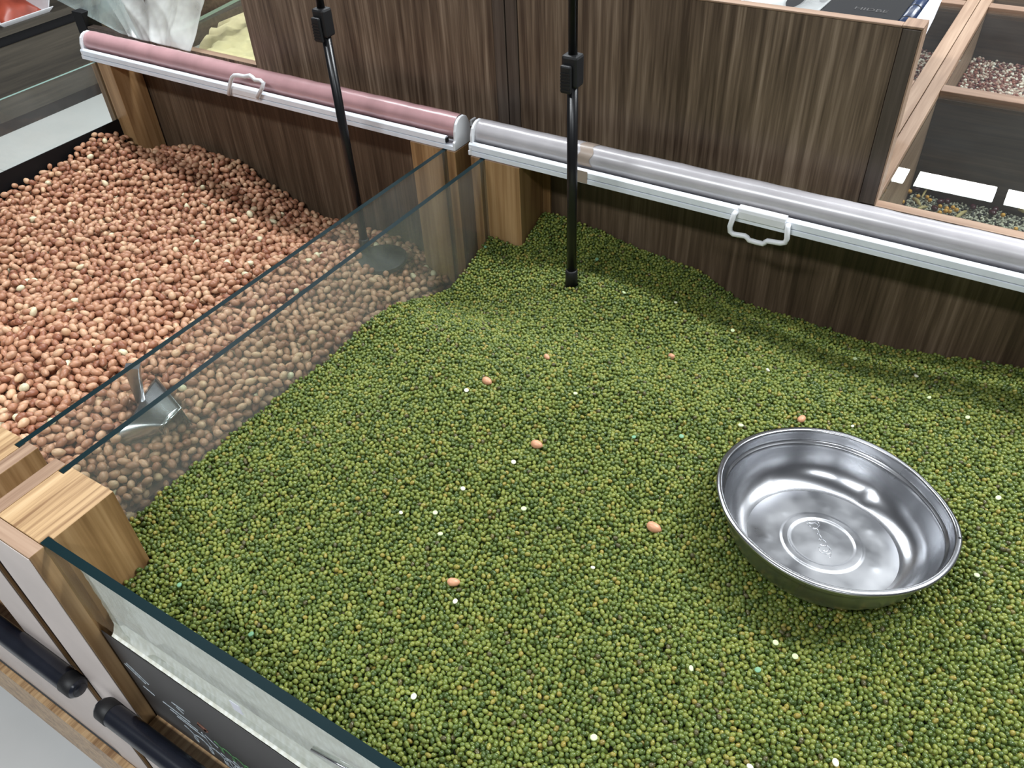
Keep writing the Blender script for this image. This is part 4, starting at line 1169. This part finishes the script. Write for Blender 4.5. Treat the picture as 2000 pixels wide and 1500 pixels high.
# ------------------------------------------------------------------ flour scoop in the peanuts
sp = thing('metal_scoop', (-0.715, .345, -0.64), 'small shiny metal scoop stuck in the peanuts behind the glass', 'scoop')
A, Bp, C, D = [Vector(q) for q in SCP]
lowA, lowD = Vector((-0.7232, .2961, -0.6273)), Vector((-0.690, .3346, -0.6273))
rows = []
nU = 14
for i in range(13):
    s_ = i / 12
    row = []
    for j in range(nU + 1):
        t_ = j / nU
        back, fr, lo = Bp.lerp(C, t_), A.lerp(D, t_), lowA.lerp(lowD, t_)
        if s_ < .62:
            q = back.lerp(fr, s_ / .62); q = q + Vector((0, 0, .003 * math.sin(math.pi * s_ / .62)))
        else:
            e = (s_ - .62) / .38; q = fr.lerp(lo, e) + Vector((-.004, -.006, .006)) * math.sin(math.pi * e) * .6
        row.append(q)
    rows.append(row)
pan = build('scoop_pan', MB().grid(rows), M['steel'], sp, smooth=True)
sd = pan.modifiers.new('thickness', 'SOLIDIFY'); sd.thickness = .0012
e1 = [Bp, C, D, lowD]
build('rolled_rim', MB().tube([Bp, Bp.lerp(C, .5), C, C.lerp(D, .5), D, lowD], .0013, 8), M['steel'], pan, smooth=True)
back = MB().grid([[Bp, C], [Bp + Vector((-.003, .004, -.028)), C + Vector((.002, .004, -.028))]])
bk = build('back_plate', back, M['steel'], sp); sd = bk.modifiers.new('thickness', 'SOLIDIFY'); sd.thickness = .0012
hb_ = [Vector((-0.7350, .3461, -0.6094)), Vector((-0.7325, .3461, -0.600)), Vector((-0.7285, .3461, -0.584)), Vector((-0.7240, .3461, -0.567)), Vector((-0.7180, .3461, -0.5490))]
hp = MB(); rw = []
for i, q in enumerate(hb_):
    t_ = (hb_[min(i + 1, 4)] - hb_[max(i - 1, 0)]).normalized(); sdv = Vector((.82, .57, 0)); nn = t_.cross(sdv).normalized()
    wd = (.0045, .0050, .0058, .0068, .0080)[i]; th = (.0025, .0028, .0032, .0038, .0045)[i]
    rw.append([q + sdv * wd + nn * th, q + sdv * wd - nn * th, q - sdv * wd - nn * th, q - sdv * wd + nn * th])
hp.grid(rw, closed=True)
hp.add(rw[-1], [(0, 1, 2, 3)]); hp.add(rw[0], [(3, 2, 1, 0)])
build('scoop_handle', hp, M['steel'], sp, bevel=.0012)

# ------------------------------------------------------------------ contents of the right case
def grains(name, x0, x1, y0, y1, zf, d, layers, mat, core, label, long=1.3, rad=.5, seed=0):
    pts = [(x0, y0, zf(x0, y0)), (x1, y0, zf(x1, y0)), (x0, y1, zf(x0, y1)), (x1, y1, zf(x1, y1)), ((x0 + x1) / 2, (y0 + y1) / 2, zf((x0 + x1) / 2, (y0 + y1) / 2))]
    S = Surf(pts, x0, x1, y0, y1, 60, .0012, seed)
    q = fill(S, XP, LP, d, layers); u, v, _ = proj(q[:, :3]); q = q[(u > 1600) & (u < 2250) & (v > -150)]
    n = len(q); kk = rng.uniform(.8, 1.15, n) * d * rad
    o = seed_object(name, q[:, :3], np.stack([kk, kk, kk * long], 1), np.stack([rng.normal(math.pi / 2, .5, n), rng.uniform(0, 6.28, n), rng.uniform(0, 6.28, n)], 1), S, d * 1.5, core, mat)
    tag(o, label, 'grain', kind='stuff'); return o


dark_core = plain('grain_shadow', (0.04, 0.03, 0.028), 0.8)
grains('grain_mix', -.108, .30, .930, 1.265, lambda x, y: -.632 + .012 * (y - 1.1), .0042, 1.6, M['ricemix'], dark_core, 'pale rice and seed mix in the front compartment of the glass-topped case', 1.7, .36, 1)
grains('grain_mix', -.108, .30, 1.300, 1.660, lambda x, y: -.560 - .02 * (x + .1), .0048, 1.8, M['grainmix'], dark_core, 'red and white grain mix in the second compartment right of the long bar', 1.2, .5, 2)
grains('grain_mix', -.45, -.152, 1.300, 1.660, lambda x, y: -.560, .0048, 1.8, M['grainmix'], dark_core, 'red and white grain mix left of the long wooden bar', 1.2, .5, 3)
SA = -.6300


def at_case(px, py, z=SA + .003):
    R = np.array(RW); d = R.T @ np.array([(px - 1000) / 1618.44, (py - 750) / 1618.44, 1.0]); return d * (z / d[2])


bm = bmesh.new(); bmesh.ops.create_icosphere(bm, subdivisions=2, radius=1.0)
pea_me = bpy.data.meshes.new('dried_pea'); bm.to_mesh(pea_me); bm.free(); pea_me.polygons.foreach_set('use_smooth', [True] * len(pea_me.polygons))
mar_me = pea_me.copy(); mar_me.name = 'maroon_bean'; pea_me.materials.append(M['pea']); mar_me.materials.append(M['maroon'])
for px, py in ((1777, 374), (1793, 383), (1811, 385), (1816, 391), (1836, 403), (1849, 407), (1855, 413), (1861, 405), (1868, 410), (1835, 415), (1847, 412), (1959, 420), (1984, 447), (1763, 394)):
    p = at_case(px, py); o = bpy.data.objects.new('dried_pea', pea_me); COL.objects.link(o)
    o.location = (p[0], p[1], p[2] + Z0); s_ = .0032 * random.uniform(.9, 1.1); o.scale = (s_,) * 3
    tag(o, 'yellow dried pea strewn on the pale seed mix in the glass-topped case', 'pea', 'yellow peas in the glass-topped case')
for px, py in ((1825, 407), (1790, 370), (1837, 394), (1850, 393), (1900, 404), (1938, 415), (1944, 409)):
    p = at_case(px, py); o = bpy.data.objects.new('maroon_bean', mar_me); COL.objects.link(o)
    o.location = (p[0], p[1], p[2] + Z0); o.rotation_euler = (0, 0, random.uniform(0, 3)); o.scale = (.0062, .0045, .0042)
    tag(o, 'dark maroon bean on the pale seed mix in the glass-topped case', 'bean', 'maroon beans in the glass-topped case')
for k_, (a, b, lb) in enumerate((((1783, 387), (1798, 402), 'tan dry pod beside the yellow peas in the left corner of the case'), ((1800, 386), (1811, 369), 'thin tan stalk standing up to the lid reflection in the case'), ((1790, 410), (1812, 404), 'pale pod piece by the front rail of the case'), ((1866, 426), (1888, 412), 'cream pod right of the yellow peas in the case'), ((1988, 408), (2004, 416), 'green-tan pod at the right edge of the photo in the case'))):
    p, q = Vector(at_case(*a)), Vector(at_case(*b)); mid = (p + q) / 2 + Vector((0, 0, .002))
    rr0 = (.0030, .0017, .0026, .0030, .0036)[k_]
    o = build('dry_pod', MB().tube([p, p.lerp(mid, .5), mid, mid.lerp(q, .5), q], [rr0 * .4, rr0 * .9, rr0, rr0 * .85, rr0 * .3], 10), M['pod'], smooth=True)
    tag(o, lb, 'pod', 'pods in the glass-topped case')
